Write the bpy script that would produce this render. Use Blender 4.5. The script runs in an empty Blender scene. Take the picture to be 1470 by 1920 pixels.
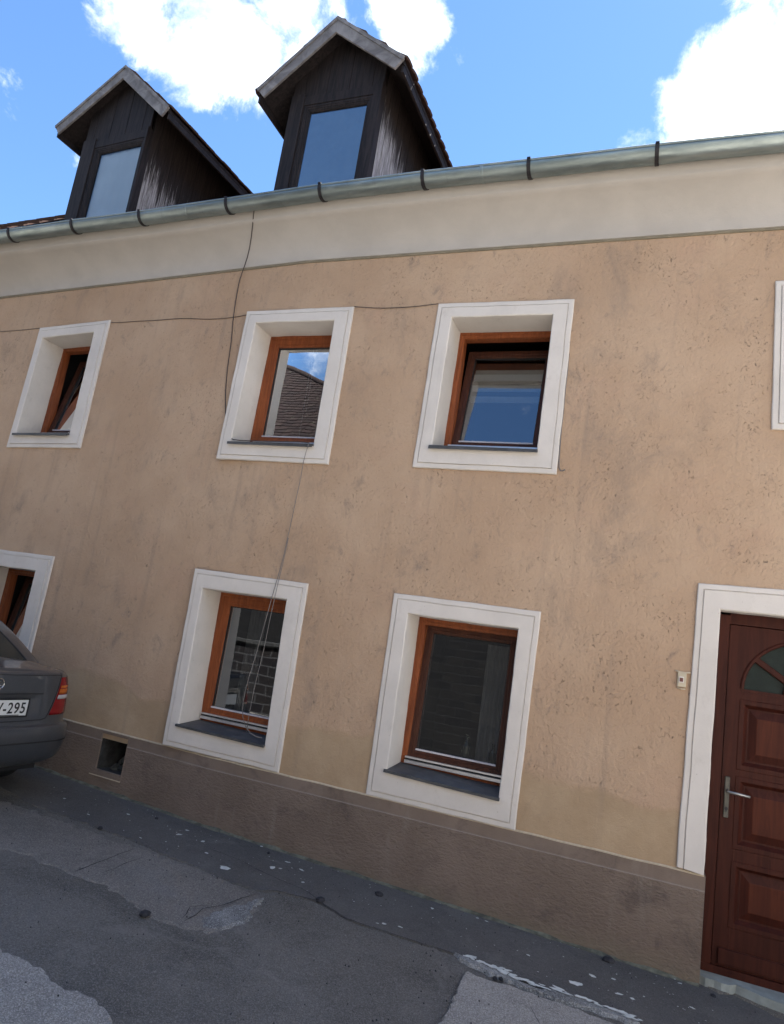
import bpy, bmesh, math, random
from mathutils import Vector, Matrix, noise as mnoise
random.seed(7)
R = math.radians
sc = bpy.context.scene
col = sc.collection

# ------------------------------------------------------------------ camera
EYE = Vector((0.0, -5.0, 1.65))
cam_data = bpy.data.cameras.new('camera')
cam = bpy.data.objects.new('camera', cam_data)
col.objects.link(cam)
cx_ = Vector((0.926, 0.348, 0.146)); cf_ = Vector((-0.371, 0.910, 0.183))
yaw, pitch, roll = -0.38660, 0.18448, 0.14932
fwd = Vector((math.sin(yaw)*math.cos(pitch), math.cos(yaw)*math.cos(pitch), math.sin(pitch)))
r0 = Vector((math.cos(yaw), -math.sin(yaw), 0)); u0 = r0.cross(fwd)
rr = math.cos(roll)*r0 + math.sin(roll)*u0
uu = -math.sin(roll)*r0 + math.cos(roll)*u0
m = Matrix((rr, uu, -fwd)).transposed().to_4x4(); m.translation = EYE
cam.matrix_world = m
cam_data.sensor_fit = 'VERTICAL'; cam_data.sensor_height = 24.0
cam_data.lens = 24.0*1313.74/1920.0
cam_data.clip_start = 0.05; cam_data.clip_end = 3000
sc.camera = cam

# ------------------------------------------------------------------ light
SUN_AZ, SUN_EL = 28.0, 62.0
world = bpy.data.worlds.new('World'); sc.world = world; world.use_nodes = True
wn = world.node_tree; wn.nodes.clear()
def W(t, **kw):
    n = wn.nodes.new(t)
    for k, v in kw.items(): setattr(n, k, v)
    return n
def wl(a, b): wn.links.new(a, b)
def wmath(op, a, b=None, c=None, clamp=False):
    n = W('ShaderNodeMath', operation=op, use_clamp=clamp)
    for i, v in enumerate((a, b, c)):
        if v is None: continue
        if isinstance(v, (int, float)): n.inputs[i].default_value = v
        else: wl(v, n.inputs[i])
    return n.outputs[0]
sky = W('ShaderNodeTexSky', sky_type='NISHITA', sun_disc=False)
sky.sun_elevation = R(SUN_EL); sky.sun_rotation = R(SUN_AZ % 360)
sky.altitude = 200; sky.air_density = 1.0; sky.dust_density = 0.1; sky.ozone_density = 4.0
tc = W('ShaderNodeTexCoord'); dirv = tc.outputs['Generated']
SKY_STRENGTH = 0.050
# cumulus clouds: each entry is a direction from the place, an angular radius (deg) and a weight
CLOUDS = [((-0.530, 0.525, 0.666), 4.6, 1.0), ((-0.470, 0.560, 0.682), 5.2, 1.0), ((-0.505, 0.505, 0.700), 5.0, 1.0), ((-0.585, 0.485, 0.650), 3.2, .85),
          ((-0.520, 0.562, 0.643), 2.0, .7), ((-0.438, 0.582, 0.685), 1.7, .7), ((-0.46, 0.53, 0.715), 3.2, 1.0), ((-0.575, 0.43, 0.70), 4.0, .9),
          ((-0.318, 0.624, 0.714), 2.5, 1.0), ((-0.328, 0.606, 0.726), 2.4, 1.0), ((-0.318, 0.642, 0.698), 2.0, .8), ((-0.286, 0.664, 0.690), 1.5, .42),
          ((-0.268, 0.614, 0.742), 1.8, .5), ((-0.29, 0.57, 0.77), 3.0, .9),
          ((0.075, 0.700, 0.708), 3.6, 1.0), ((0.045, 0.742, 0.668), 4.2, 1.0), ((0.000, 0.757, 0.653), 2.8, 1.0),
          ((0.015, 0.780, 0.628), 3.6, 1.0), ((0.085, 0.760, 0.640), 5.0, 1.0), ((-0.072, 0.777, 0.625), 1.6, .62), ((0.16, 0.74, 0.65), 8.0, 1.0),
          ((-0.435, -0.812, 0.368), 4.0, 1.0), ((-0.385, -0.83, 0.385), 4.0, 1.0), ((0.45, -0.80, 0.42), 12.0, 1.0), ((0.15, -0.92, 0.34), 9.0, 1.0), ((0.62, -0.55, 0.55), 13.0, 1.0),  # wide clouds behind the camera are unseen, added to light the facade
          ((0.10, -0.45, 0.88), 10.0, .9), ((0.75, -0.2, 0.60), 13.0, .95), ((-0.95, -0.1, 0.30), 10.0, .9), ((0.80, 0.50, 0.35), 10.0, .9), ((-0.72, -0.66, 0.25), 8.0, .9), ((-0.55, 0.05, 0.83), 8.0, .9)]
bias = None
for v, rad, wt in CLOUDS:
    v = Vector(v).normalized()
    d = W('ShaderNodeVectorMath', operation='DOT_PRODUCT'); wl(dirv, d.inputs[0]); d.inputs[1].default_value = v
    mr = W('ShaderNodeMapRange'); mr.interpolation_type = 'SMOOTHSTEP'
    wl(d.outputs['Value'], mr.inputs['Value'])
    mr.inputs['From Min'].default_value = math.cos(R(rad*1.5)); mr.inputs['From Max'].default_value = math.cos(R(rad*0.25))
    mr.inputs['To Min'].default_value = 0; mr.inputs['To Max'].default_value = wt
    bias = mr.outputs[0] if bias is None else wmath('MAXIMUM', bias, mr.outputs[0])
nz = W('ShaderNodeTexNoise'); wl(dirv, nz.inputs['Vector']); nz.inputs['Scale'].default_value = 9.0
nz.inputs['Detail'].default_value = 11; nz.inputs['Roughness'].default_value = 0.66; nz.inputs['Distortion'].default_value = 0.25
dens = wmath('ADD', wmath('MULTIPLY', nz.outputs['Fac'], 1.7), wmath('MULTIPLY', bias, 0.52))
cm = W('ShaderNodeMapRange'); cm.interpolation_type = 'SMOOTHSTEP'; wl(dens, cm.inputs['Value'])
cm.inputs['From Min'].default_value = 1.07; cm.inputs['From Max'].default_value = 1.50
nz2 = W('ShaderNodeTexNoise'); wl(dirv, nz2.inputs['Vector']); nz2.inputs['Scale'].default_value = 14.0
nz2.inputs['Detail'].default_value = 6; nz2.inputs['Roughness'].default_value = 0.55
cr = W('ShaderNodeValToRGB'); wl(nz2.outputs['Fac'], cr.inputs['Fac'])
cr.color_ramp.elements[0].position = 0.34; cr.color_ramp.elements[0].color = (0.40, 0.47, 0.56, 1)
cr.color_ramp.elements[1].position = 0.62; cr.color_ramp.elements[1].color = (1.0, 1.0, 1.0, 1)
hsv = W('ShaderNodeHueSaturation'); wl(sky.outputs[0], hsv.inputs['Color']); hsv.inputs['Saturation'].default_value = 1.10
bg1 = W('ShaderNodeBackground'); wl(hsv.outputs[0], bg1.inputs['Color']); bg1.inputs['Strength'].default_value = SKY_STRENGTH
bg2 = W('ShaderNodeBackground'); wl(cr.outputs['Color'], bg2.inputs['Color']); bg2.inputs['Strength'].default_value = 0.52
mx = W('ShaderNodeMixShader'); wl(cm.outputs[0], mx.inputs[0]); wl(bg1.outputs[0], mx.inputs[1]); wl(bg2.outputs[0], mx.inputs[2])
wo = W('ShaderNodeOutputWorld'); wl(mx.outputs[0], wo.inputs[0])

sun_data = bpy.data.lights.new('sun', 'SUN'); sun_data.energy = 5.0; sun_data.angle = R(0.5); sun_data.color = (1.0, 0.95, 0.88)
sun = bpy.data.objects.new('sun', sun_data); col.objects.link(sun)
sdir = Vector((math.sin(R(SUN_AZ))*math.cos(R(SUN_EL)), math.cos(R(SUN_AZ))*math.cos(R(SUN_EL)), math.sin(R(SUN_EL))))
sun.rotation_euler = sdir.to_track_quat('Z', 'Y').to_euler(); sun.location = (0, 10, 20)
vs = sc.view_settings
vs.view_transform = 'Standard'; vs.look = 'None'; vs.gamma = 1.0; vs.use_curve_mapping = False
vs.exposure = 2.5

# ------------------------------------------------------------------ materials
class Mat:
    """small wrapper for node materials"""
    def __init__(s, name, color=(.5, .5, .5), rough=.8, metal=0.0, spec=0.5):
        s.m = bpy.data.materials.new(name); s.m.use_nodes = True
        s.nt = s.m.node_tree; s.p = s.nt.nodes['Principled BSDF']
        s.p.inputs['Base Color'].default_value = (*color, 1); s.p.inputs['Roughness'].default_value = rough
        s.p.inputs['Metallic'].default_value = metal; s.p.inputs['Specular IOR Level'].default_value = spec
        s.tc = s.n('ShaderNodeTexCoord').outputs['Object']; s.hs = []
    def n(s, t, **kw):
        x = s.nt.nodes.new(t)
        for k, v in kw.items(): setattr(x, k, v)
        return x
    def l(s, a, b): s.nt.links.new(a, b)
    def put(s, sock, v):
        if isinstance(v, (int, float)): sock.default_value = v
        elif isinstance(v, tuple): sock.default_value = (*v, 1) if len(v) == 3 and sock.type == 'RGBA' else v
        else: s.l(v, sock)
    def mapped(s, scale=(1, 1, 1), loc=(0, 0, 0)):
        x = s.n('ShaderNodeMapping'); s.l(s.tc, x.inputs[0]); x.inputs['Scale'].default_value = scale; x.inputs['Location'].default_value = loc
        return x.outputs[0]
    def noise(s, scale, detail=4, rough=.55, dist=0.0, vec=None):
        x = s.n('ShaderNodeTexNoise'); s.l(vec if vec is not None else s.tc, x.inputs['Vector'])
        x.inputs['Scale'].default_value = scale; x.inputs['Detail'].default_value = detail
        x.inputs['Roughness'].default_value = rough; x.inputs['Distortion'].default_value = dist
        return x.outputs['Fac']
    def ramp(s, v, a, b, lo=0.0, hi=1.0, smooth=True):
        x = s.n('ShaderNodeMapRange'); x.interpolation_type = 'SMOOTHSTEP' if smooth else 'LINEAR'; s.put(x.inputs['Value'], v)
        x.inputs['From Min'].default_value = a; x.inputs['From Max'].default_value = b
        x.inputs['To Min'].default_value = lo; x.inputs['To Max'].default_value = hi
        return x.outputs[0]
    def math(s, op, a, b=0.0):
        x = s.n('ShaderNodeMath', operation=op); s.put(x.inputs[0], a); s.put(x.inputs[1], b); return x.outputs[0]
    def mix(s, f, a, b, mode='MIX'):
        x = s.n('ShaderNodeMix', data_type='RGBA', blend_type=mode); s.put(x.inputs[0], f); s.put(x.inputs[6], a); s.put(x.inputs[7], b)
        return x.outputs[2]
    def axis(s, i):
        x = s.n('ShaderNodeSeparateXYZ'); s.l(s.tc, x.inputs[0]); return x.outputs[i]
    def bump(s, h, dist=.01, strength=1.0):
        x = s.n('ShaderNodeBump'); x.inputs['Distance'].default_value = dist; x.inputs['Strength'].default_value = strength
        s.l(h, x.inputs['Height'])
        if s.p.inputs['Normal'].is_linked: s.l(s.p.inputs['Normal'].links[0].from_socket, x.inputs['Normal'])
        s.l(x.outputs[0], s.p.inputs['Normal'])
    def color(s, c): s.put(s.p.inputs['Base Color'], c)

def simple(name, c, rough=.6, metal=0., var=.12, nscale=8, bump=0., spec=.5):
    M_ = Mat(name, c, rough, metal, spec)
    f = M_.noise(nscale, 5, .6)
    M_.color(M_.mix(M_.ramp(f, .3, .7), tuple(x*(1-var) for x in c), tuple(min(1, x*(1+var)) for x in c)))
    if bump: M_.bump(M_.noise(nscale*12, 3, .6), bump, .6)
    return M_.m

def make_plaster():
    a = Mat('tan_roughcast_plaster', rough=.93, spec=.2)
    z = a.axis(2)
    base = a.mix(a.ramp(a.noise(.9, 4, .6), .35, .68), (.425, .294, .196), (.485, .350, .242))
    # pinkish and greyish clouds of age
    base = a.mix(a.ramp(a.noise(1.7, 5, .65, vec=a.mapped(loc=(4, 1, 9))), .52, .74, 0, .55), base, (.46, .31, .215))
    base = a.mix(a.ramp(a.noise(2.2, 6, .7, .4, vec=a.mapped((1, 1, .55), (9, 3, 2))), .53, .76, 0, .55), base, (.25, .195, .155))
    # smoother, yellower repair band just above the plinth
    band = a.ramp(a.math('ADD', z, a.math('MULTIPLY', a.noise(1.1, 3, .5, vec=a.mapped(loc=(2, 0, 5))), .55)), 1.17, 1.25)   # 1 above, 0 in the band
    base = a.mix(a.math('SUBTRACT', 1.0, band), base, a.mix(a.ramp(a.noise(3, 5, .6), .35, .7), (.365, .262, .165), (.425, .315, .205)))
    # grey smudges and dark pits
    sm = a.noise(6.5, 7, .76, .6, vec=a.mapped((1, 1, .7), (1, 7, 3)))
    base = a.mix(a.math('MULTIPLY', a.ramp(sm, .555, .72, 0, .50), band), base, (.17, .145, .13))
    pit = a.noise(58, 5, .68, 1.2, vec=a.mapped((1, 1, .8)))
    clus = a.ramp(a.noise(4.2, 4, .65, vec=a.mapped(loc=(7, 2, 1))), .40, .62)
    pm = a.math('MULTIPLY', a.math('MULTIPLY', a.ramp(pit, .585, .70), clus), band)
    base = a.mix(a.math('MULTIPLY', pm, .58), base, (.12, .095, .08))
    sc2 = a.noise(24, 6, .75, 2.0, vec=a.mapped((1, 1, 1.3), (6, 6, 6)))
    base = a.mix(a.math('MULTIPLY', a.math('MULTIPLY', a.ramp(sc2, .60, .68), a.ramp(a.noise(1.9, 4, .6, vec=a.mapped(loc=(2, 8, 2))), .42, .6)), .45), base, (.17, .135, .115))
    hi = a.noise(55, 3, .6, .5, vec=a.mapped(loc=(3, 3, 8)))
    base = a.mix(a.math('MULTIPLY', a.ramp(hi, .66, .74, 0, .45), band), base, (.56, .44, .34))
    # thin rain marks
    st = a.noise(1.0, 5, .6, vec=a.mapped((9, 9, .5)))
    base = a.mix(a.ramp(st, .54, .78, 0, .34), base, (.24, .19, .155))
    a.color(base)
    big = a.noise(7, 4, .6); med = a.noise(36, 5, .65, .5, vec=a.mapped((1, 1, .8))); fine = a.noise(150, 3, .6)
    a.bump(big, .016, .5)
    a.bump(a.math('MULTIPLY', med, a.ramp(band, 0, 1, .3, 1)), .011, .85)
    a.bump(fine, .003, .6)
    a.bump(a.math('MULTIPLY', pm, -1.0), .006, 1.0)
    return a.m

def make_plinth():
    a = Mat('brown_textured_plinth_plaster', rough=.92, spec=.2)
    z = a.axis(2)
    base = a.mix(a.ramp(a.noise(2.2, 5, .6), .35, .68), (.178, .136, .108), (.218, .168, .136))
    base = a.mix(a.ramp(a.noise(4, 7, .75, .5, vec=a.mapped(loc=(3, 3, 3))), .50, .70, 0, .6), base, (.095, .075, .066))
    base = a.mix(a.ramp(a.noise(1.0, 5, .65, vec=a.mapped((9, 9, 1.2), (5, 1, 1))), .55, .75, 0, .4), base, (.26, .22, .19))
    low = a.ramp(a.math('ADD', z, a.math('MULTIPLY', a.noise(6, 6, .75), .26)), .06, .27)
    base = a.mix(a.math('SUBTRACT', 1.0, low), base, (.19, .155, .115))
    ln = a.math('MULTIPLY', a.ramp(z, .474, .478), a.ramp(z, .481, .485, 1, 0))
    base = a.mix(a.math('MULTIPLY', ln, .6), base, (.30, .26, .22))
    a.color(base)
    sm = a.ramp(z, .475, .49)            # smooth painted band at the top
    k = a.math('SUBTRACT', 1.0, a.math('MULTIPLY', sm, .92))
    a.bump(a.math('MULTIPLY', a.noise(34, 4, .6, .6, vec=a.mapped((1, 1, 1.9))), k), .016, 1.0)
    a.bump(a.noise(110, 3, .6), .003, .6)
    return a.m

def make_white(name='off_white_painted_plaster', c=(.62, .580, .535), k=1.0):
    a = Mat(name, rough=.85, spec=.25)
    b = a.mix(a.ramp(a.noise(2.5, 5, .6), .3, .7), tuple(x*.93 for x in c), tuple(min(1, x*1.04) for x in c))
    b = a.mix(a.ramp(a.noise(9, 7, .75, vec=a.mapped((1, 1, .6))), .54, .78, 0, .40*k), b, (.42, .38, .34))
    b = a.mix(a.ramp(a.noise(45, 3, .6), .68, .74, 0, .5*k), b, (.33, .29, .25))
    st = a.noise(1.0, 5, .6, vec=a.mapped((22, 22, .9)))
    b = a.mix(a.ramp(st, .60, .8, 0, .22*k), b, (.40, .37, .33))
    a.color(b)
    a.bump(a.noise(14, 4, .6), .006, .5); a.bump(a.noise(120, 3, .6), .0015, .5)
    return a.m

def make_asphalt(name, lo, hi, speck=.5, stain=None, seed=0):
    a = Mat(name, rough=.88, spec=.35)
    b = a.mix(a.ramp(a.noise(1.3, 5, .62, vec=a.mapped(loc=(seed, 2, 0))), .32, .70), lo, hi)
    b = a.mix(a.ramp(a.noise(4.5, 6, .7, vec=a.mapped(loc=(2, seed, 0))), .50, .72, 0, .45), b, tuple(x*.62 for x in lo))
    if stain: b = a.mix(a.ramp(a.noise(.9, 5, .6, .5, vec=a.mapped((1, 1.6, 1), (seed+5, 5, 0))), .50, .66, 0, .75), b, stain)
    v = a.n('ShaderNodeTexVoronoi'); a.l(a.tc, v.inputs['Vector']); v.inputs['Scale'].default_value = 210
    agg = a.n('ShaderNodeSeparateColor'); a.l(v.outputs['Color'], agg.inputs[0])
    b = a.mix(a.ramp(agg.outputs[0], .45, .99, 0, speck*.9), b, tuple(min(1, x*2.0+.02) for x in hi))
    b = a.mix(a.ramp(agg.outputs[1], .85, .99, 0, speck), b, tuple(x*.3 for x in lo))
    b = a.mix(a.ramp(a.noise(30, 4, .7, vec=a.mapped(loc=(5, 5, seed))), .66, .74, 0, .35), b, tuple(min(1, x*3) for x in hi))
    b = a.mix(a.ramp(a.noise(2.1, 6, .7, 1.0, vec=a.mapped(loc=(9, seed, 4))), .55, .72, 0, .5), b, tuple(min(1, x*1.45) for x in hi))
    b = a.mix(a.ramp(a.noise(75, 3, .6, vec=a.mapped(loc=(1, seed, 6))), .60, .70, 0, .5), b, tuple(x*.35 for x in lo))
    b = a.mix(a.ramp(a.noise(75, 3, .6, vec=a.mapped(loc=(8, seed, 2))), .63, .72, 0, .5), b, tuple(min(1, x*2.2) for x in hi))
    a.color(b)
    a.bump(a.noise(9, 5, .65), .016, .8)
    a.bump(a.noise(60, 4, .65), .006, .8)
    a.bump(v.outputs['Distance'], .007, .9); a.bump(a.noise(160, 3, .6), .002, .6)
    return a.m

def make_wood(name, c0, c1, rough=.45, scale=(30, 30, 2.2), bump=.0015, spec=.5):
    a = Mat(name, rough=rough, spec=spec)
    g = a.noise(1.0, 6, .62, 1.2, vec=a.mapped(scale))
    b = a.mix(a.ramp(g, .35, .66), c0, c1)
    b = a.mix(a.ramp(a.noise(3, 4, .6), .4, .75, 0, .3), b, tuple(x*.7 for x in c0))
    a.color(b); a.bump(g, bump, .6)
    return a.m

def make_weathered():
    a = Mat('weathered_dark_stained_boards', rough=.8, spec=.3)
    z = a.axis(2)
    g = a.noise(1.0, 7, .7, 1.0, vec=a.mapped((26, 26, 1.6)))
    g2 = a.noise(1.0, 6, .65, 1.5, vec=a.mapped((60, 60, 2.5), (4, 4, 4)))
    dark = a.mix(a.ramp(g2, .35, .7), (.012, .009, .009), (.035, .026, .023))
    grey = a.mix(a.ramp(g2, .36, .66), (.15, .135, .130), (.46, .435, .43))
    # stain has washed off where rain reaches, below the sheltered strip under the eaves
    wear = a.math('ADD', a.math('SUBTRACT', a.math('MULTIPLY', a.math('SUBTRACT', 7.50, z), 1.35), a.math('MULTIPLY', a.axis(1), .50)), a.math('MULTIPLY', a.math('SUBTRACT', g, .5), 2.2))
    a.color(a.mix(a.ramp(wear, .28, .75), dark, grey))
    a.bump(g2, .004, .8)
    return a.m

def make_tiles(name, c0, c1):
    a = Mat(name, rough=.9, spec=.12)
    oi = a.n('ShaderNodeNewGeometry').outputs['Random Per Island']
    b = a.mix(a.ramp(oi, 0, 1, smooth=False), c0, c1)
    b = a.mix(a.ramp(a.noise(9, 5, .7), .52, .75, 0, .6), b, (.05, .048, .035))
    a.color(b); a.bump(a.noise(60, 4, .6), .004, .6)
    return a.m

def make_glass(name, base=.06, k=2.2, tint=(.82, .86, .85)):
    m_ = bpy.data.materials.new(name); m_.use_nodes = True; nt = m_.node_tree; nt.nodes.clear()
    t = nt.nodes.new('ShaderNodeBsdfTransparent'); t.inputs[0].default_value = (*tint, 1)
    g = nt.nodes.new('ShaderNodeBsdfGlossy'); g.inputs['Roughness'].default_value = .006; g.inputs['Color'].default_value = (.92, .96, 1, 1)
    f = nt.nodes.new('ShaderNodeFresnel'); f.inputs[0].default_value = 1.5
    a = nt.nodes.new('ShaderNodeMath'); a.operation = 'MULTIPLY_ADD'; a.inputs[1].default_value = k; a.inputs[2].default_value = base; a.use_clamp = True
    nt.links.new(f.outputs[0], a.inputs[0])
    tcn = nt.nodes.new('ShaderNodeTexCoord'); nzn = nt.nodes.new('ShaderNodeTexNoise'); nzn.inputs['Scale'].default_value = 2.2
    nt.links.new(tcn.outputs['Object'], nzn.inputs['Vector'])
    bp = nt.nodes.new('ShaderNodeBump'); bp.inputs['Distance'].default_value = .0018; bp.inputs['Strength'].default_value = .5
    nt.links.new(nzn.outputs['Fac'], bp.inputs['Height']); nt.links.new(bp.outputs[0], g.inputs['Normal'])
    x = nt.nodes.new('ShaderNodeMixShader'); nt.links.new(a.outputs[0], x.inputs[0]); nt.links.new(t.outputs[0], x.inputs[1]); nt.links.new(g.outputs[0], x.inputs[2])
    o = nt.nodes.new('ShaderNodeOutputMaterial'); nt.links.new(x.outputs[0], o.inputs[0])
    return m_

def make_zinc():
    a = Mat('zinc_gutter_metal', rough=.42, metal=.85)
    b = a.mix(a.ramp(a.noise(3, 5, .65, vec=a.mapped((.6, 3, 3))), .35, .7), (.22, .265, .265), (.34, .395, .395))
    b = a.mix(a.ramp(a.noise(12, 6, .7, vec=a.mapped((2, 1, 1))), .60, .8, 0, .5), b, (.24, .25, .24))
    b = a.mix(a.ramp(a.noise(1.0, 6, .7, vec=a.mapped((18, 2, 2))), .58, .76, 0, .45), b, (.17, .175, .165))
    a.color(b); a.bump(a.noise(4, 4, .6, vec=a.mapped((1, 2, 2))), .010, .6)
    a.l(a.ramp(a.noise(8, 4, .6), .3, .7, .36, .55), a.p.inputs['Roughness'])
    return a.m

def make_brick(name, c0, c1, mortar):
    a = Mat(name, rough=.95, spec=.08)
    x = a.n('ShaderNodeTexBrick'); mp = a.n('ShaderNodeMapping'); a.l(a.tc, mp.inputs[0]); mp.inputs['Rotation'].default_value = (R(90), 0, 0)
    a.l(mp.outputs[0], x.inputs[0]); x.inputs['Scale'].default_value = 1.0; x.inputs['Brick Width'].default_value = .34; x.inputs['Row Height'].default_value = .16
    x.inputs['Mortar Size'].default_value = .012; x.inputs['Color1'].default_value = (*c0, 1); x.inputs['Color2'].default_value = (*c1, 1); x.inputs['Mortar'].default_value = (*mortar, 1)
    a.color(x.outputs[0]); a.bump(x.outputs['Fac'], -.01, .8)
    return a.m

def make_carpaint():
    a = Mat('dark_grey_metallic_car_paint', (.045, .052, .064), .34, .55)
    v = a.n('ShaderNodeTexVoronoi'); a.l(a.tc, v.inputs['Vector']); v.inputs['Scale'].default_value = 900
    s_ = a.n('ShaderNodeSeparateColor'); a.l(v.outputs['Color'], s_.inputs[0])
    b = a.mix(a.ramp(s_.outputs[0], .5, 1, 0, .5), (.072, .078, .088), (.135, .140, .150))
    dz = a.ramp(a.noise(5, 6, .7), .5, .85, 0, .22)
    b = a.mix(dz, b, (.15, .14, .13))
    a.color(b); a.p.inputs['Coat Weight'].default_value = .9; a.p.inputs['Coat Roughness'].default_value = .07
    a.l(a.ramp(a.noise(7, 5, .7), .3, .8, .30, .5), a.p.inputs['Roughness'])
    return a.m

M = dict(
    plaster=make_plaster(), plinth=make_plinth(), white=make_white(), cove=make_white('cream_painted_cornice', (.43, .40, .365), .6),
    lip=simple('olive_grey_plaster_edge', (.20, .175, .125), .9, bump=.004, nscale=14),
    cream=simple('cream_paint_line', (.50, .42, .31), .9, bump=.003, nscale=20),
    wood=make_wood('orange_brown_stained_window_wood', (.175, .048, .017), (.26, .077, .026), .5, spec=.25),
    wood_shaded=make_wood('shaded_sash_wood', (.045, .016, .010), (.075, .026, .014), .5, spec=.25),
    glass=make_glass('window_glass', .10, 3.7), dglass=make_glass('dormer_glass', .16, 3.2),
    dglass2=make_glass('dormer_glass_over_blind', .02, 1.1, (.97, .98, .98)),
    cglass=make_glass('car_glass', .05, 1.3, (.20, .25, .22)),
    alu=simple('aluminium_drip_rail', (.62, .63, .66), .35, .8, .08, 12),
    strip=simple('pale_glazing_strip', (.55, .53, .56), .5, 0, .08, 12), rubber=simple('black_rubber', (.012, .012, .013), .7),
    sill=simple('dark_grey_slate_sill', (.055, .057, .060), .6, 0, .3, 9, .002),
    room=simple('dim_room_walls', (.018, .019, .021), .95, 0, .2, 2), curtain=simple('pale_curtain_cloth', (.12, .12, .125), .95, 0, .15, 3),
    blind=simple('grey_blind_fabric', (.20, .22, .23), .9, 0, .1, 4), paleblind=simple('pale_blind_fabric', (.72, .74, .74), .9, 0, .06, 2), bottle=simple('dark_bottle_glass', (.015, .02, .018), .2),
    dark=make_wood('near_black_stained_timber', (.010, .008, .009), (.028, .021, .021), .75, (28, 28, 2), .002, .3),
    barge=make_wood('grey_weathered_bargeboard', (.135, .125, .125), (.25, .235, .232), .8, (5, 5, 5), .002, .3),
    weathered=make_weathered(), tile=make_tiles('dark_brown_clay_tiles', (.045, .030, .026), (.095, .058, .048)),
    ntile=make_tiles('brown_neighbour_tiles', (.013, .009, .009), (.020, .013, .012)),
    zinc=make_zinc(), iron=simple('dark_gutter_bracket_iron', (.020, .018, .022), .6, .3, .2, 20),
    door=make_wood('dark_red_brown_door_varnish', (.034, .0080, .0050), (.055, .0135, .0080), .55, (24, 24, 1.6), .0015, .15),
    doorp=make_wood('reddish_door_panel_varnish', (.054, .0125, .0065), (.080, .0195, .0090), .55, (24, 24, 1.6), .0015, .15),
    steel=simple('brushed_steel', (.42, .41, .38), .38, .9, .08, 20), brass=simple('tarnished_handle_plate', (.10, .095, .08), .55, .5, .15, 20),
    doorglass=simple('green_obscured_door_glass', (.012, .020, .018), .25, 0, .2, 14, .002, .12),
    road=make_asphalt('worn_dark_asphalt', (.128, .119, .106), (.180, .168, .151), .45, (.088, .082, .072), 1),
    strip_asphalt=make_asphalt('bluish_pavement_asphalt', (.104, .099, .094), (.136, .130, .123), .25, None, 6),
    patch=make_asphalt('brownish_old_asphalt', (.165, .150, .134), (.225, .206, .184), .5, (.20, .19, .18), 3),
    slab=make_asphalt('pale_cement_slab', (.29, .272, .248), (.37, .348, .318), .5, None, 8),
    cement=make_asphalt('broken_pale_cement', (.17, .17, .165), (.33, .33, .32), .5, (.10, .10, .105), 4),
    apron=make_asphalt('sandy_cement_apron', (.12, .105, .088), (.17, .155, .13), .5, None, 2),
    step=simple('grey_green_stone_step', (.25, .275, .26), .8, 0, .25, 6, .004),
    seam=simple('pale_mossy_mortar', (.125, .125, .092), .95, 0, .45, 16, .01),
    crackfill=simple('dirt_in_cracks', (.018, .018, .020), .95), fleck=simple('white_paint_spots', (.58, .60, .56), .8, 0, .15, 20),
    stone=simple('black_stone', (.022, .022, .027), .85, 0, .4, 30, .004),
    cable=simple('black_cable_sheath', (.050, .038, .034), .7), wire=simple('grey_wire_sheath', (.17, .155, .145), .6),
    paint=make_carpaint(), plastic=simple('grey_bumper_plastic', (.040, .046, .056), .5, 0, .15, 8),
    red=simple('red_lamp_lens', (.20, .008, .011), .18), amber=simple('amber_lamp_lens', (.50, .12, .015), .18),
    clear=simple('clear_lamp_lens', (.45, .42, .42), .18), plate=simple('white_number_plate', (.62, .63, .62), .4, 0, .05),
    ink=simple('black_plate_print', (.012, .012, .014), .5), tyre=simple('tyre_rubber', (.016, .016, .017), .85, 0, .2, 20),
    rim=simple('grey_wheel_rim', (.35, .35, .36), .4, .7), chrome=simple('chrome', (.6, .6, .6), .15, 1.0),
    bounce_paving=make_asphalt('pale_bounce_paving', (.34, .32, .28), (.42, .39, .34), .3, None, 12),  # unseen paving, added pale to throw sunlight back at the facade
    bell=simple('cream_bell_plate', (.50, .44, .32), .6), bellb=simple('brown_bell_button', (.14, .045, .035), .5),
    brick=make_brick('dark_brick', (.011, .011, .012), (.015, .0145, .0145), (.018, .018, .019)),
    brick2=make_brick('garden_wall_brick', (.011, .010, .012), (.017, .015, .015), (.048, .048, .050)),
    nplaster=simple('dull_grey_render', (.13, .125, .12), .9, 0, .2, 3), hollow=simple('dark_masonry_and_shade', (.03, .03, .03), .95, 0, .5, 12, .02),
    grit=simple('grey_rubble', (.075, .078, .07), .95, 0, .5, 12, .02),
)

# ------------------------------------------------------------------ helpers
XK, BEND = -3.2229, 0.0664
def wallpt(s, d, z, seg=None):
    """street front of the house: s runs along it, d is depth into it; it bends back a little left of XK"""
    if seg is None: seg = 'L' if s < XK - 1e-6 else ('K' if abs(s-XK) < 1e-6 else 'R')
    if seg == 'R': return Vector((s, d, z))
    if seg == 'K': return Vector((XK + d*math.sin(BEND/2), d*math.cos(BEND/2), z))
    c, b = math.cos(BEND), math.sin(BEND)
    return Vector((XK + (s-XK)*c + d*b, -(s-XK)*b + d*c, z))
def zg(x): return -0.035 - 0.028*x

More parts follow.
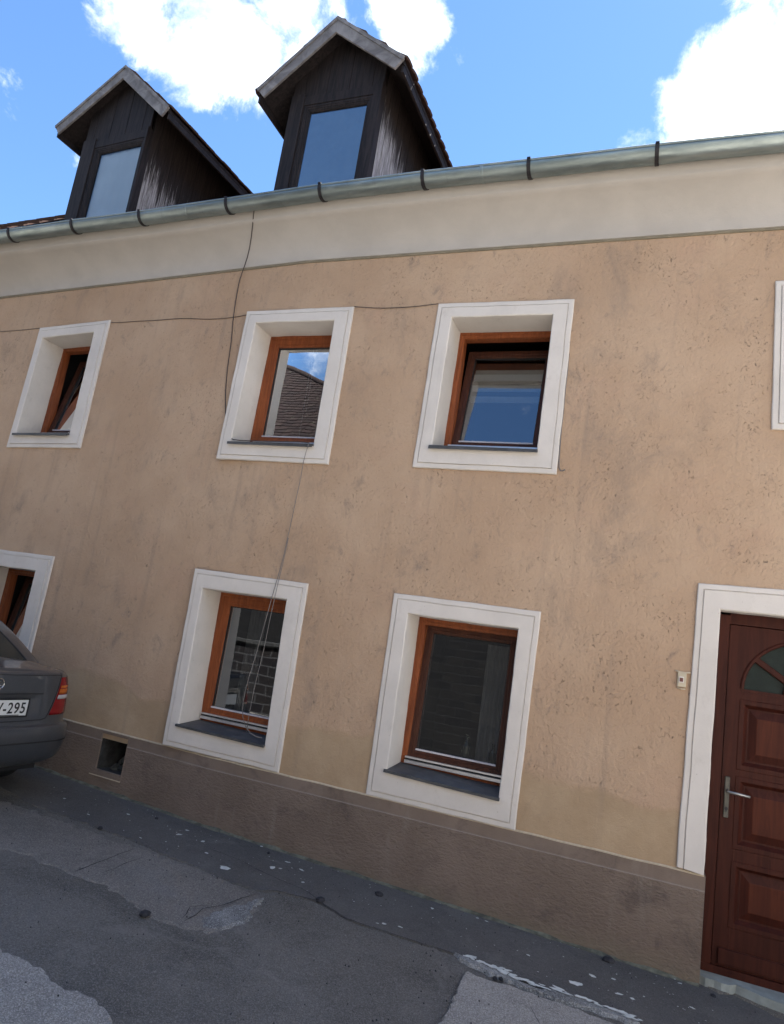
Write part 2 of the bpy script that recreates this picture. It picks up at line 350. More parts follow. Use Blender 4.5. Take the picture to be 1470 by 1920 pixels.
class MB:
    def __init__(s, T=None): s.v = []; s.f = []; s.T = T; s.sm = []
    def V(s, *p):
        q = s.T(*p) if s.T else Vector(p)
        s.v.append(q); return len(s.v)-1
    def F(s, idx, smooth=False): s.f.append(tuple(idx)); s.sm.append(smooth)
    def quad(s, a, b, c, d): s.F([s.V(*a), s.V(*b), s.V(*c), s.V(*d)])
    def box(s, x0, x1, y0, y1, z0, z1):
        i = [s.V(x, y, z) for x in (x0, x1) for y in (y0, y1) for z in (z0, z1)]
        for q in ((0, 1, 3, 2), (4, 6, 7, 5), (0, 4, 5, 1), (2, 3, 7, 6), (0, 2, 6, 4), (1, 5, 7, 3)): s.F([i[k] for k in q])
    def prism(s, pts, y0, y1):
        """polygon given in (x,z), extruded in y"""
        a = [s.V(x, y0, z) for x, z in pts]; b = [s.V(x, y1, z) for x, z in pts]; n = len(pts)
        s.F(a); s.F(b[::-1])
        for k in range(n): s.F([a[k], b[k], b[(k+1) % n], a[(k+1) % n]])
    def tube(s, pts, r, n=8, caps=True):
        P = [Vector(s.T(*p)) if s.T else Vector(p) for p in pts]; T, s.T = s.T, None
        rings = []
        for k, p in enumerate(P):
            t = (P[min(k+1, len(P)-1)] - P[max(k-1, 0)]).normalized()
            a = t.cross(Vector((0, 0, 1)) if abs(t.z) < .9 else Vector((0, 1, 0))).normalized(); b = t.cross(a)
            rk = r[k] if isinstance(r, (list, tuple)) else r
            rings.append([s.V(*(p + a*rk*math.cos(2*math.pi*j/n) + b*rk*math.sin(2*math.pi*j/n))) for j in range(n)])
        for k in range(len(rings)-1):
            for j in range(n): s.F([rings[k][j], rings[k][(j+1) % n], rings[k+1][(j+1) % n], rings[k+1][j]], True)
        if caps: s.F(rings[0][::-1]); s.F(rings[-1])
        s.T = T
    def grid(s, rows, smooth=True, close=False):
        """rows of already created vertex ids"""
        for a, b in zip(rows, rows[1:]):
            n = len(a)
            for j in range(n if close else n-1): s.F([a[j], a[(j+1) % n], b[(j+1) % n], b[j]], smooth)
    def build(s, name, mat, parent=None, bevel=0, recalc=True, **props):
        me = bpy.data.meshes.new(name); me.from_pydata([tuple(v) for v in s.v], [], s.f)
        me.polygons.foreach_set('use_smooth', s.sm)
        if recalc or bevel:
            bm = bmesh.new(); bm.from_mesh(me)
            if recalc: bmesh.ops.recalc_face_normals(bm, faces=bm.faces)
            if bevel:
                bmesh.ops.remove_doubles(bm, verts=bm.verts, dist=1e-5)
                es = [e for e in bm.edges if len(e.link_faces) == 2 and e.calc_face_angle(0) > .5]
                bmesh.ops.bevel(bm, geom=es, offset=bevel, segments=1, affect='EDGES', clamp_overlap=True)
            bm.to_mesh(me); bm.free()
        me.materials.append(mat); me.update()
        return link(name, me, parent, **props)
def link(name, me, parent=None, **props):
    o = bpy.data.objects.new(name, me); col.objects.link(o)
    if parent is not None: o.parent = parent
    for k, v in props.items(): o[k] = v
    return o
def empty(name, loc=(0, 0, 0), rz=0, **props):
    o = bpy.data.objects.new(name, None); col.objects.link(o); o.location = loc; o.rotation_euler = (0, 0, rz)
    for k, v in props.items(): o[k] = v
    return o
def wob(p, sc_=1.0, amp=.002, seed=0):
    return amp*mnoise.noise(Vector((p[0]*sc_+seed, p[1]*sc_+seed*1.7, p[2]*sc_ if len(p) > 2 else seed)))

# ------------------------------------------------------------------ ground
def ground_T(x, y, h=0.0): return Vector((x, y, zg(x)+h))
g = MB(ground_T)
xs = [-400, -100, -30] + [-12+.5*i for i in range(33)] + [30, 100, 400]; ys = [-400, -100, -30, -12] + [-9+.5*i for i in range(20)] + [3, 30, 100, 400]
ids = [[g.V(x, y, 0) for x in xs] for y in ys]
g.grid(ids, False)
g.build('road', M['road'], kind='structure')

def sheet(name, pts, mat, h, skirt=.012, jit=.008, seg=.05, kind='structure', parent=None, seed=1, **props):
    """thin slab with an uneven broken outline; skirt is the width of its worn edge"""
    out = []
    for a, b in zip(pts, pts[1:]+pts[:1]):
        a = Vector((*a, 0)); b = Vector((*b, 0)); n = max(1, int((b-a).length/seg))
        for k in range(n): out.append(a.lerp(b, k/n))
    cen = sum(out, Vector())/len(out); rnd = random.Random(seed); s = MB(ground_T); top = []; bot = []
    N = len(out)
    for k, p in enumerate(out):
        t = (out[(k+1) % N]-out[k-1]).normalized(); nrm = Vector((t.y, -t.x, 0))
        j = jit*(mnoise.noise(Vector((p.x*4, p.y*4, seed)))*2 + mnoise.noise(Vector((p.x*17, p.y*17, seed)))*2.2 + mnoise.noise(Vector((p.x*45, p.y*45, seed)))*1.2 + rnd.uniform(-.5, .5))
        q = p + nrm*j
        top.append(q); bot.append(q)
    area = sum(a.x*b.y-b.x*a.y for a, b in zip(out, out[1:]+out[:1]))
    sg = 1 if area > 0 else -1
    bt = []
    for k, q in enumerate(top):
        t = (top[(k+1) % N]-top[k-1]).normalized(); nrm = Vector((t.y, -t.x, 0))*sg
        bt.append(q+nrm*skirt*(1+.8*mnoise.noise(q*9)))
    a = [s.V(q.x, q.y, h) for q in top]; b = [s.V(q.x, q.y, -.01) for q in bt]
    s.F(a)
    for k in range(N): s.F([a[k], a[(k+1) % N], b[(k+1) % N], b[k]])
    p = dict(props)
    if kind: p['kind'] = kind
    return s.build(name, mat, parent, **p)

strip_edge = [(-14, -.50), (-9, -.52), (-6.5, -.54), (-4.75, -.568), (-4.29, -.67), (-3.875, -.675), (-3.59, -.688), (-3.32, -.68), (-3.0, -.733), (-2.69, -.757), (-2.39, -.787), (-2.226, -.779),
              (-2.144, -.69), (-1.865, -.635), (-1.63, -.735), (-1.325, -.73), (-.944, -.703), (-.812, -.736), (-.513, -.755), (-.235, -.753), (.03, -.752), (.6, -.75), (1.5, -.76), (4, -.8)]
def wall_y(x): return 0.0 if x > XK else -(x-XK)*math.tan(BEND)
sheet('pavement', strip_edge + [(4, .5), (.36, .5), (.36, .05), (XK, .05), (-14, wall_y(-14)+.05)], M['strip_asphalt'], .010, .010, .007, .025, seed=2)
sheet('asphalt_patch', [(-14, -.80), (-4.45, -.80), (-3.6, -.78), (-2.95, -.80), (-2.45, -.835), (-2.18, -.83), (-2.12, -1.07), (-2.08, -1.28), (-2.09, -1.43), (-2.20, -1.48), (-2.29, -1.515), (-2.42, -1.52),
      (-2.62, -1.47), (-2.87, -1.41), (-3.12, -1.40), (-3.5, -1.38), (-3.9, -1.50), (-14, -1.9)], M['patch'], .006, .05, .022, .04, seed=5)
sheet('cement_slab', [(-9, -2.0), (-3.5, -2.22), (-2.63, -2.32), (-2.53, -2.30), (-2.40, -2.32), (-2.275, -2.36), (-2.19, -2.355), (-2.10, -2.34), (-1.985, -2.37), (-1.90, -2.42), (-1.75, -2.7), (-1.9, -3.1), (-9, -3.3)], M['slab'], .022, .014, .010, .02, seed=7)
sheet('cement_slab', [(-.80, -1.9), (-.814, -1.46), (-.824, -1.26), (-.844, -1.05), (-.84, -.895), (-.743, -.905), (-.60, -.893), (-.49, -.891), (-.33, -.872), (-.17, -.89), (.6, -.90), (3, -.92), (20, -1.0), (20, -5.1), (-.8, -5.1)], M['slab'], .018, .012, .008, .02, seed=9)  # near corner is in view; the rest runs on unseen to bounce light
sheet('kerb_remains', [(-.955, -.712), (-.812, -.742), (-.693, -.735), (-.621, -.768), (-.507, -.80), (-.373, -.752), (-.237, -.742), (-.076, -.752), (.03, -.76), (.03, -.785), (-.2, -.80), (-.45, -.835), (-.62, -.82), (-.80, -.79), (-.92, -.75)], M['cement'], .018, .016, .010, .02, seed=11)
# sliver of whitish cement at the tip of the old patch
sheet('cement_smear', [(-2.14, -.86), (-2.10, -1.0), (-2.07, -1.25), (-2.09, -1.42), (-2.17, -1.44), (-2.24, -1.36), (-2.20, -1.15), (-2.18, -.98)], M['cement'], .011, .03, .016, .02, seed=13)
sheet('cement_apron', [(.38, .02), (.44, -.03), (.52, .03), (.60, -.02), (.72, -.09), (.95, -.14), (1.5, -.15), (1.5, .12), (.38, .12)], M['apron'], .016, .03, .008, .04, seed=15)

def crack(pts, w=.006, h=.012, seed=0, kind='stuff'):
    s = MB(ground_T); out = []
    for a, b in zip(pts, pts[1:]):
        n = max(1, int(math.dist(a, b)/.02))
        for k in range(n): out.append((a[0]+(b[0]-a[0])*k/n, a[1]+(b[1]-a[1])*k/n))
    out.append(pts[-1]); rows = []
    for k, p in enumerate(out):
        a = out[max(0, k-1)]; b = out[min(len(out)-1, k+1)]; L = math.dist(a, b) or 1
        nx, ny = -(b[1]-a[1])/L, (b[0]-a[0])/L
        j = .012*mnoise.noise(Vector((p[0]*7, p[1]*7, seed))) + .004*mnoise.noise(Vector((p[0]*40, p[1]*40, seed)))
        ww = w*(.5+.9*abs(mnoise.noise(Vector((p[0]*11, p[1]*11, seed+3)))))*min(1, k/4+.2, (len(out)-1-k)/4+.2)
        rows.append([s.V(p[0]+nx*(j-ww/2), p[1]+ny*(j-ww/2), h), s.V(p[0]+nx*(j+ww/2), p[1]+ny*(j+ww/2), h)])
    s.grid(rows, False)
    return s
for i, (pts, w, h) in enumerate([
        ([(-3.14, -1.385), (-3.176, -1.082), (-3.192, -.80)], .008, .0075), ([(-2.274, -1.47), (-2.292, -1.326), (-2.301, -1.264), (-2.25, -1.126), (-2.224, -.966), (-2.19, -.84)], .008, .0125),
        ([(-2.31, -1.45), (-2.36, -1.30), (-2.30, -1.20)], .006, .0125), ([(-3.025, -1.288), (-3.041, -1.062), (-3.055, -.87)], .005, .0075),
        ([(-2.22, -.80), (-2.144, -.70), (-1.865, -.648), (-1.63, -.748), (-1.325, -.742), (-.944, -.712)], .009, .0115), ([(-2.9, -.40), (-2.6, -.42), (-2.35, -.50), (-2.0, -.56), (-1.87, -.62)], .005, .0115),
        ([(-.5, -1.0), (-.35, -1.3), (-.1, -1.45)], .003, .0185)]):
    crack(pts, w, h, i*3).build('crack', M['crackfill'], kind='structure')

# pale mossy mortar where the wall meets the pavement
s = MB(); rows = []
for k in range(0, 380):
    x = -16 + k*(16.335/379); y = wall_y(x); n1 = .5+.5*mnoise.noise(Vector((x*6, 0, 0))) + .35*mnoise.noise(Vector((x*23, 3, 0))); n1 = max(.1, n1)
    rows.append([s.V(x, y+.01, zg(x)+.012+.030*n1), s.V(x, y-.013-.006*n1, zg(x)+.010+.020*n1), s.V(x, y-.022-.030*n1, zg(x)+.0105)])
s.grid(rows, False)
s.build('mortar_seam', M['seam'], kind='structure')

# ------------------------------------------------------------------ the house
house = empty('house', (-4, 1, 0), label='two-storey tan roughcast house with white window surrounds, brown plinth and two dark dormers', category='house')
hinv = Matrix.Translation((4, -1, 0))
HP = house
def hpart(mb, name, mat, parent=None, **kw):
    o = mb.build(name, mat, parent or HP, **kw)
    if parent is None: o.matrix_parent_inverse = hinv
    return o
# house parts are modelled in world coordinates, so give the parts directly under the empty the inverse of its shift
S0, S1 = -18.0, 4.0
def slab_with_holes(x_breaks, z_breaks, holes, d0, d1, T=wallpt, step=.7):
    mb = MB(T)
    def fill(vals):
        out = [vals[0]]
        for a, b in zip(vals, vals[1:]):
            n = max(1, math.ceil((b-a)/step))
            for k in range(1, n+1): out.append(a+(b-a)*k/n)
        return out
    X = sorted(set(x_breaks + [h[0] for h in holes] + [h[1] for h in holes])); Z = sorted(set(z_breaks + [h[2] for h in holes] + [h[3] for h in holes]))
    X = fill(X); Z = fill(Z)
    cell = lambda i, k: not any(h[0] < (X[i]+X[i+1])/2 < h[1] and h[2] < (Z[k]+Z[k+1])/2 < h[3] for h in holes)
    vid = {}
    def v(i, k, d):
        if (i, k, d) not in vid: vid[(i, k, d)] = mb.V(X[i], d, Z[k])
        return vid[(i, k, d)]
    nx, nz_ = len(X)-1, len(Z)-1
    for i in range(nx):
        for k in range(nz_):
            if not cell(i, k): continue
            mb.F([v(i, k, d0), v(i+1, k, d0), v(i+1, k+1, d0), v(i, k+1, d0)])
            mb.F([v(i, k, d1), v(i, k+1, d1), v(i+1, k+1, d1), v(i+1, k, d1)])
            for di, dk, e in ((-1, 0, ((i, k), (i, k+1))), (1, 0, ((i+1, k+1), (i+1, k))), (0, -1, ((i+1, k), (i, k))), (0, 1, ((i, k+1), (i+1, k+1)))):
                a, b = i+di, k+dk
                if not (0 <= a < nx and 0 <= b < nz_ and cell(a, b)):
                    (p, q), (r_, t_) = e
                    mb.F([v(p, q, d0), v(r_, t_, d0), v(r_, t_, d1), v(p, q, d1)])
    return mb

# outer and inner corners of every plaster surround: TL, TR, BL, BR as (s, z)
WINS = [
 dict(n='W1', o=[(-6.577, 4.460), (-5.527, 4.483), (-6.623, 3.089), (-5.524, 3.097)], i=[(-6.485, 4.335), (-5.713, 4.353), (-6.518, 3.235), (-5.713, 3.241)], tilt=12.0, lab='left upstairs window with its sash tilted wide open'),
 dict(n='W2', o=[(-3.746, 4.428), (-2.665, 4.430), (-3.765, 3.017), (-2.656, 3.014)], i=[(-3.622, 4.305), (-2.827, 4.302), (-3.637, 3.167), (-2.820, 3.172)], tilt=0, seg='R', lab='closed upstairs window with a cable along its sill'),
 dict(n='W3', o=[(-1.897, 4.422), (-.805, 4.413), (-1.916, 3.024), (-.799, 3.025)], i=[(-1.763, 4.294), (-.952, 4.288), (-1.777, 3.199), (-.958, 3.194)], tilt=10.5, low=.015, lab='upstairs window tilted open and reflecting blue sky'),
 dict(n='L1', o=[(-6.60, 2.005), (-5.524, 1.998), (-6.60, .585), (-5.537, .585)], i=[(-6.48, 1.838), (-5.722, 1.837), (-6.49, .76), (-5.729, .76)], tilt=10.0, lab='ground floor window half hidden by the parked car'),
 dict(n='L2', o=[(-3.752, 2.034), (-2.653, 2.023), (-3.730, .581), (-2.635, .576)], i=[(-3.632, 1.876), (-2.818, 1.876), (-3.602, .760), (-2.787, .747)], tilt=0, seg='R', lab='closed ground floor window with a thin wire looping over its sill'),
 dict(n='L3', o=[(-1.912, 2.031), (-.804, 2.024), (-1.907, .569), (-.821, .569)], i=[(-1.776, 1.889), (-.949, 1.885), (-1.768, .767), (-.950, .745)], tilt=3.4, lab='ground floor window nearest the door with bottles inside'),
 dict(n='R3', o=[(.552, 4.487), (1.65, 4.49), (.571, 3.404), (1.65, 3.40)], i=[(.70, 4.34), (1.50, 4.34), (.71, 3.56), (1.50, 3.56)], tilt=0, lab='upstairs window above the door'),
]
holes = []
for w in WINS:
    xs_ = [p[0] for p in w['o']]; zs_ = [p[1] for p in w['o']]
    w['hole'] = (max(xs_[0], xs_[2])+.04, min(xs_[1], xs_[3])-.04, max(zs_[2:])+.04, min(zs_[:2])-.04)
    holes.append(w['hole'])
DOOR_HOLE = (.30, 1.42, .0, 2.22)
mb = slab_with_holes([S0, XK, S1], [.565, 5.25], [h for h in holes] + [(.30, 1.42, .5, 2.22)], 0.0, .36)
hpart(mb, 'wall', M['plaster'])
VENT = (-4.425, -4.126, .243, .545)
mb = slab_with_holes([S0, XK, S1], [-.6, .565], [VENT, (.338, 1.38, -1, .565)], -.009, .36)
hpart(mb, 'plinth', M['plinth'])
# cream paint line on the ledge of the plinth
mb = MB(wallpt); rows = []
N = 260
for k in range(N+1):
    s_ = S0 + (.33-S0)*k/N
    if abs(s_-XK) < (.33-S0)/N/2: s_ = XK
    h = .568 + .004*mnoise.noise(Vector((s_*5, 0, 0)))
    rows.append([mb.V(s_, 0.001, h+.006), mb.V(s_, -.010, h+.004), mb.V(s_, -.0115, h-.004), mb.V(s_, -.0085, h-.006)])
mb.grid(rows, False)
hpart(mb, 'plinth_edge', M['cream'])

# cornice with a hollow curved face, and the lip under it
def gutter_y(x):
    P = [(-18.5, .16), (-14, -.02), (-9.5, -.19), (-6.93, -.265), (-5.87, -.300), (-4.99, -.318), (-3.95, -.357), (-2.98, -.396), (-2.04, -.408), (-1.19, -.402), (-.28, -.404), (.515, -.392), (5, -.392)]
    for (a, ya), (b, yb) in zip(P, P[1:]):
        if a <= x <= b: return ya+(yb-ya)*(x-a)/(b-a)
    return P[-1][1]
GR, GZ = .081, 5.361
prof = [(.002, 4.905), (-.016, 4.908), (-.018, 4.93), (-.021, 4.96), (-.031, 5.00), (-.050, 5.045), (-.080, 5.09), (-.120, 5.135), (-.165, 5.175), (-.210, 5.205), (-.248, 5.222), (-.252, 5.232), (-.252, 5.36)]
cv = MB(); rows = []
NX = 150
for k in range(NX+1):
    x = S0 + (S1-S0)*k/NX
    if abs(x-XK) < (S1-S0)/NX/2: x = XK
    wp = wallpt(x, 0, 0); reach = (wp.y - gutter_y(wp.x) - .13)/.27
    rows.append([])
    for d, z in prof:
        dd = d if d > -.03 else -.02 + (d+.02)*(1+(reach-1)*1.0)
        if z < 4.95: z += .003*mnoise.noise(Vector((x*3, 1, 0)))
        q = wallpt(x, dd, z); rows[-1].append(cv.V(*q))
for a, b in zip(rows, rows[1:]):
    for j in range(len(a)-1): cv.F([a[j], a[j+1], b[j+1], b[j]], j > 1)
hpart(cv, 'cornice', M['cove'], recalc=False)
lp = MB(wallpt); rows = []
for k in range(NX+1):
    x = S0 + (S1-S0)*k/NX
    if abs(x-XK) < (S1-S0)/NX/2: x = XK
    w_ = .003*mnoise.noise(Vector((x*2.3, 5, 0)))
    rows.append([lp.V(x, .001, 4.886+w_), lp.V(x, -.010, 4.888+w_), lp.V(x, -.013, 4.9045), lp.V(x, .001, 4.9045)])
lp.grid(rows, False)
hpart(lp, 'cornice_lip', M['lip'])

# roof of the house
PITCH = .755
def roof_z(y): return 5.385 + PITCH*(y+.36)
mb = MB()
def roof_slope(mb, xa, xb, pitch, z0, ridge, th=.035):
    n = max(2, int((xb-xa)/.5)); rows = []
    for k in range(n+1):
        x = xa+(xb-xa)*k/n; y = gutter_y(x)+.095
        rows.append([mb.V(x, ridge, z0+pitch*(ridge-y)-th), mb.V(x, y, z0-th), mb.V(x, y, z0), mb.V(x, ridge, z0+pitch*(ridge-y)), mb.V(x, 9.6, 5.2)])
    mb.grid(rows, False)
roof_slope(mb, -9.5, S1, PITCH, 5.378, 5.2)
hpart(mb, 'roof', M['tile'])
mb = MB()
roof_slope(mb, S0, -9.5, .872, 5.38, 4.6)
hpart(mb, 'roof', M['tile'])
# remaining outer walls so that the house is a closed volume
mb = MB()
mb.box(S0-.3, S0, .9, 9.4, -.5, 5.3); mb.box(S1, S1+.3, 0, 9.4, -.5, 5.3); mb.box(S0-.3, S1+.3, 9.1, 9.4, -.5, 5.3)
mb.prism([(0, 0)]*3, 0, 0) if False else None
for xg, yy, zz in ((S0-.15, 4.6, 9.2), (S1+.15, 5.2, 9.5)):
    mb.F([mb.V(xg, .0, 5.2), mb.V(xg, 9.4, 5.2), mb.V(xg, yy, zz)])
mb.box(S0, S1, .6, 9.1, 5.20, 5.24)
hpart(mb, 'side_wall', M['nplaster'])
# clay tiles lying on the roofs, one joined layer
tl = MB()
def tile_rows(mb, x0, x1, yfun, z0, pitch, length, tw=.18, course=.155):
    n = int((x1-x0)/tw); c = 1/math.hypot(1, pitch); sn = pitch*c
    for r_ in range(int(length/course)):
        for i in range(n):
            x = x0 + (i + .5*(r_ % 2))*tw; yb = yfun(x); u = r_*course - .05 + random.uniform(-.006, .006)
            h = random.uniform(.018, .027); w2 = tw*.485
            y = yb+u*c; z = z0+u*sn
            y2 = yb+(u+course*1.25)*c; z2 = z0+(u+course*1.25)*sn
            nx_, ny_, nz2_ = 0, -sn, c
            a = [mb.V(x-w2, y+ny_*.0, z+.001), mb.V(x+w2, y, z+.001), mb.V(x+w2, y+ny_*h, z+nz2_*h), mb.V(x-w2, y+ny_*h, z+nz2_*h), mb.V(x-w2, y2, z2+.004), mb.V(x+w2, y2, z2+.004)]
            mb.F([a[0], a[1], a[2], a[3]]); mb.F([a[3], a[2], a[5], a[4]]); mb.F([a[0], a[3], a[4]]); mb.F([a[1], a[5], a[2]])
tile_rows(tl, -9.5, S1, lambda x: gutter_y(x)+.095, 5.378, PITCH, 6.9, .2, .3)
hpart(tl, 'roof_tile', M['tile'], kind='stuff')
tl = MB(); tile_rows(tl, S0, -9.5, lambda x: gutter_y(x)+.095, 5.38, .872, 6.2)
hpart(tl, 'roof_tile', M['tile'], kind='stuff')

# gutter, rim and brackets
gt = MB(); rows = []
gx = [S0 + (S1-S0)*k/110 for k in range(111)]
for x in gx:
    yc = gutter_y(x)+GR-.011; zc = GZ + .002*mnoise.noise(Vector((x*1.3, 0, 4)))
    row = []
    for j in range(15):
        a = math.pi + math.pi*j/14
        row.append(gt.V(x, yc+GR*math.cos(a), zc+GR*math.sin(a)))
    for j in range(14, -1, -1):
        a = math.pi + math.pi*j/14
        row.append(gt.V(x, yc+(GR-.003)*math.cos(a), zc+(GR-.003)*math.sin(a)))
    rows.append(row)
gt.grid(rows, True, True); gt.F(rows[0]); gt.F(rows[-1][::-1])
gutter = hpart(gt, 'gutter', M['zinc'], label='half-round zinc gutter along the eaves')
rim = MB(); rim.tube([(x, gutter_y(x)-.011+.004, GZ+.002*mnoise.noise(Vector((x*1.3, 0, 4)))+.004) for x in gx], .0095, 8)
hpart(rim, 'rim', M['zinc'], gutter)
for x in (-7.3, -4.42, -1.55, 1.35):
    j_ = MB(); yc = gutter_y(x)+GR-.011; rows = []
    for j in range(15):
        a = math.pi + math.pi*j/14; rows.append([j_.V(x+dx, yc+r_*math.cos(a), GZ+r_*math.sin(a)) for dx, r_ in ((-.022, GR+.0005), (-.018, GR+.003), (.004, GR+.003), (.006, GR+.0005))])
    j_.grid(rows, False); hpart(j_, 'joint', M['zinc'], gutter)
for x in (-8.75, -7.76, -6.79, -5.87, -4.985, -3.955, -2.976, -2.042, -1.191, -.278, .62, 1.5, 2.4):
    b_ = MB(); yc = gutter_y(x)+GR-.011; rows = []
    for j in range(13):
        a = math.pi - .15 + (math.pi*1.0)*j/12; r1, r2 = GR+.0015, GR+.008
        rows.append([b_.V(x-.014, yc+r1*math.cos(a), GZ+r1*math.sin(a)), b_.V(x-.014, yc+r2*math.cos(a), GZ+r2*math.sin(a)),
                     b_.V(x+.014, yc+r2*math.cos(a), GZ+r2*math.sin(a)), b_.V(x+.014, yc+r1*math.cos(a), GZ+r1*math.sin(a))])
    b_.grid(rows, False, True); b_.F(rows[0]); b_.F(rows[-1])
    b_.box(x-.013, x+.013, yc-GR-.012, yc-GR+.012, GZ+.010, GZ+.020)
    hpart(b_, 'bracket', M['iron'], gutter)

# ------------------------------------------------------------------ windows
def surround(w, parent, seg, depth=.27, open_bottom=False):
    o, i = w['o'], w['i']
    O = [o[0], o[1], o[3], o[2]]; I = [i[0], i[1], i[3], i[2]]      # clockwise TL TR BR BL
    sx = [1, -1, -1, 1]; sz = [-1, -1, 1, 1]
    rings = [([(p[0], p[1]) for p in O], .004), ([(p[0], p[1]) for p in O], -.013), ([(p[0]+sx[k]*.006, p[1]+sz[k]*.006) for k, p in enumerate(O)], -.018),
             ([(p[0]+sx[k]*.036, p[1]+sz[k]*.036) for k, p in enumerate(O)], -.019), ([(p[0]+sx[k]*.037, p[1]+sz[k]*.037) for k, p in enumerate(O)], -.012),
             ([(p[0]+sx[k]*.041, p[1]+sz[k]*.041) for k, p in enumerate(O)], -.012), ([(p[0]+sx[k]*.043, p[1]+sz[k]*.043) for k, p in enumerate(O)], -.024),
             ([(p[0]-sx[k]*.007, p[1]-sz[k]*.007) for k, p in enumerate(I)], -.024), ([(p[0], p[1]) for k, p in enumerate(I)], -.018), ([(p[0], p[1]) for p in I], .12), ([(p[0], p[1]) for p in I], depth)]
    T = lambda a, b, c: wallpt(a, b, c, seg)
    mb = MB(T); NS = 22; rows = []
    sd = hash(w['n']) % 7 if False else sum(map(ord, w['n'])) % 17
    for ring, d in rings:
        row = []
        for k in range(4):
            a = ring[k]; b = ring[(k+1) % 4]
            for j in range(NS):
                t = j/NS; x = a[0]+(b[0]-a[0])*t; z = a[1]+(b[1]-a[1])*t
                x += .0035*mnoise.noise(Vector((x*5, z*5, sd))) + .0012*mnoise.noise(Vector((x*30, z*30, sd)))
                z += .0035*mnoise.noise(Vector((x*5+9, z*5, sd))) + .0012*mnoise.noise(Vector((x*30, z*30, sd+5)))
                dd = d + (.002*mnoise.noise(Vector((x*6, z*6, sd+2))) if d < 0 else 0)
                row.append(mb.V(x, dd, z))
        rows.append(row)
    mb.grid(rows, False, True)
    return hpart(mb, 'surround', M['white'], parent)

def bars(mb, s0, s1, z0, z1, w, d0, d1, wb=None, tr=None):
    """four mitred bars with a small chamfer on the inside"""
    wb = wb or w
    O = [(s0, z1), (s1, z1), (s1, z0), (s0, z0)]; c = .008
    def inset(k): return [(s0+k, z1-k), (s1-k, z1-k), (s1-k, z0+k*wb/w), (s0+k, z0+k*wb/w)]
    rings = [(O, d1), (O, d0+.004), (inset(.004), d0), (inset(w*.55), d0), (inset(w*.6), d0+.006), (inset(w-.004), d0+.008), (inset(w), d0+.014), (inset(w), d1)]
    rows = [[mb.V(x, d, z) for x, z in r_] for r_, d in rings]
    mb.grid(rows + [rows[0]], False, True)

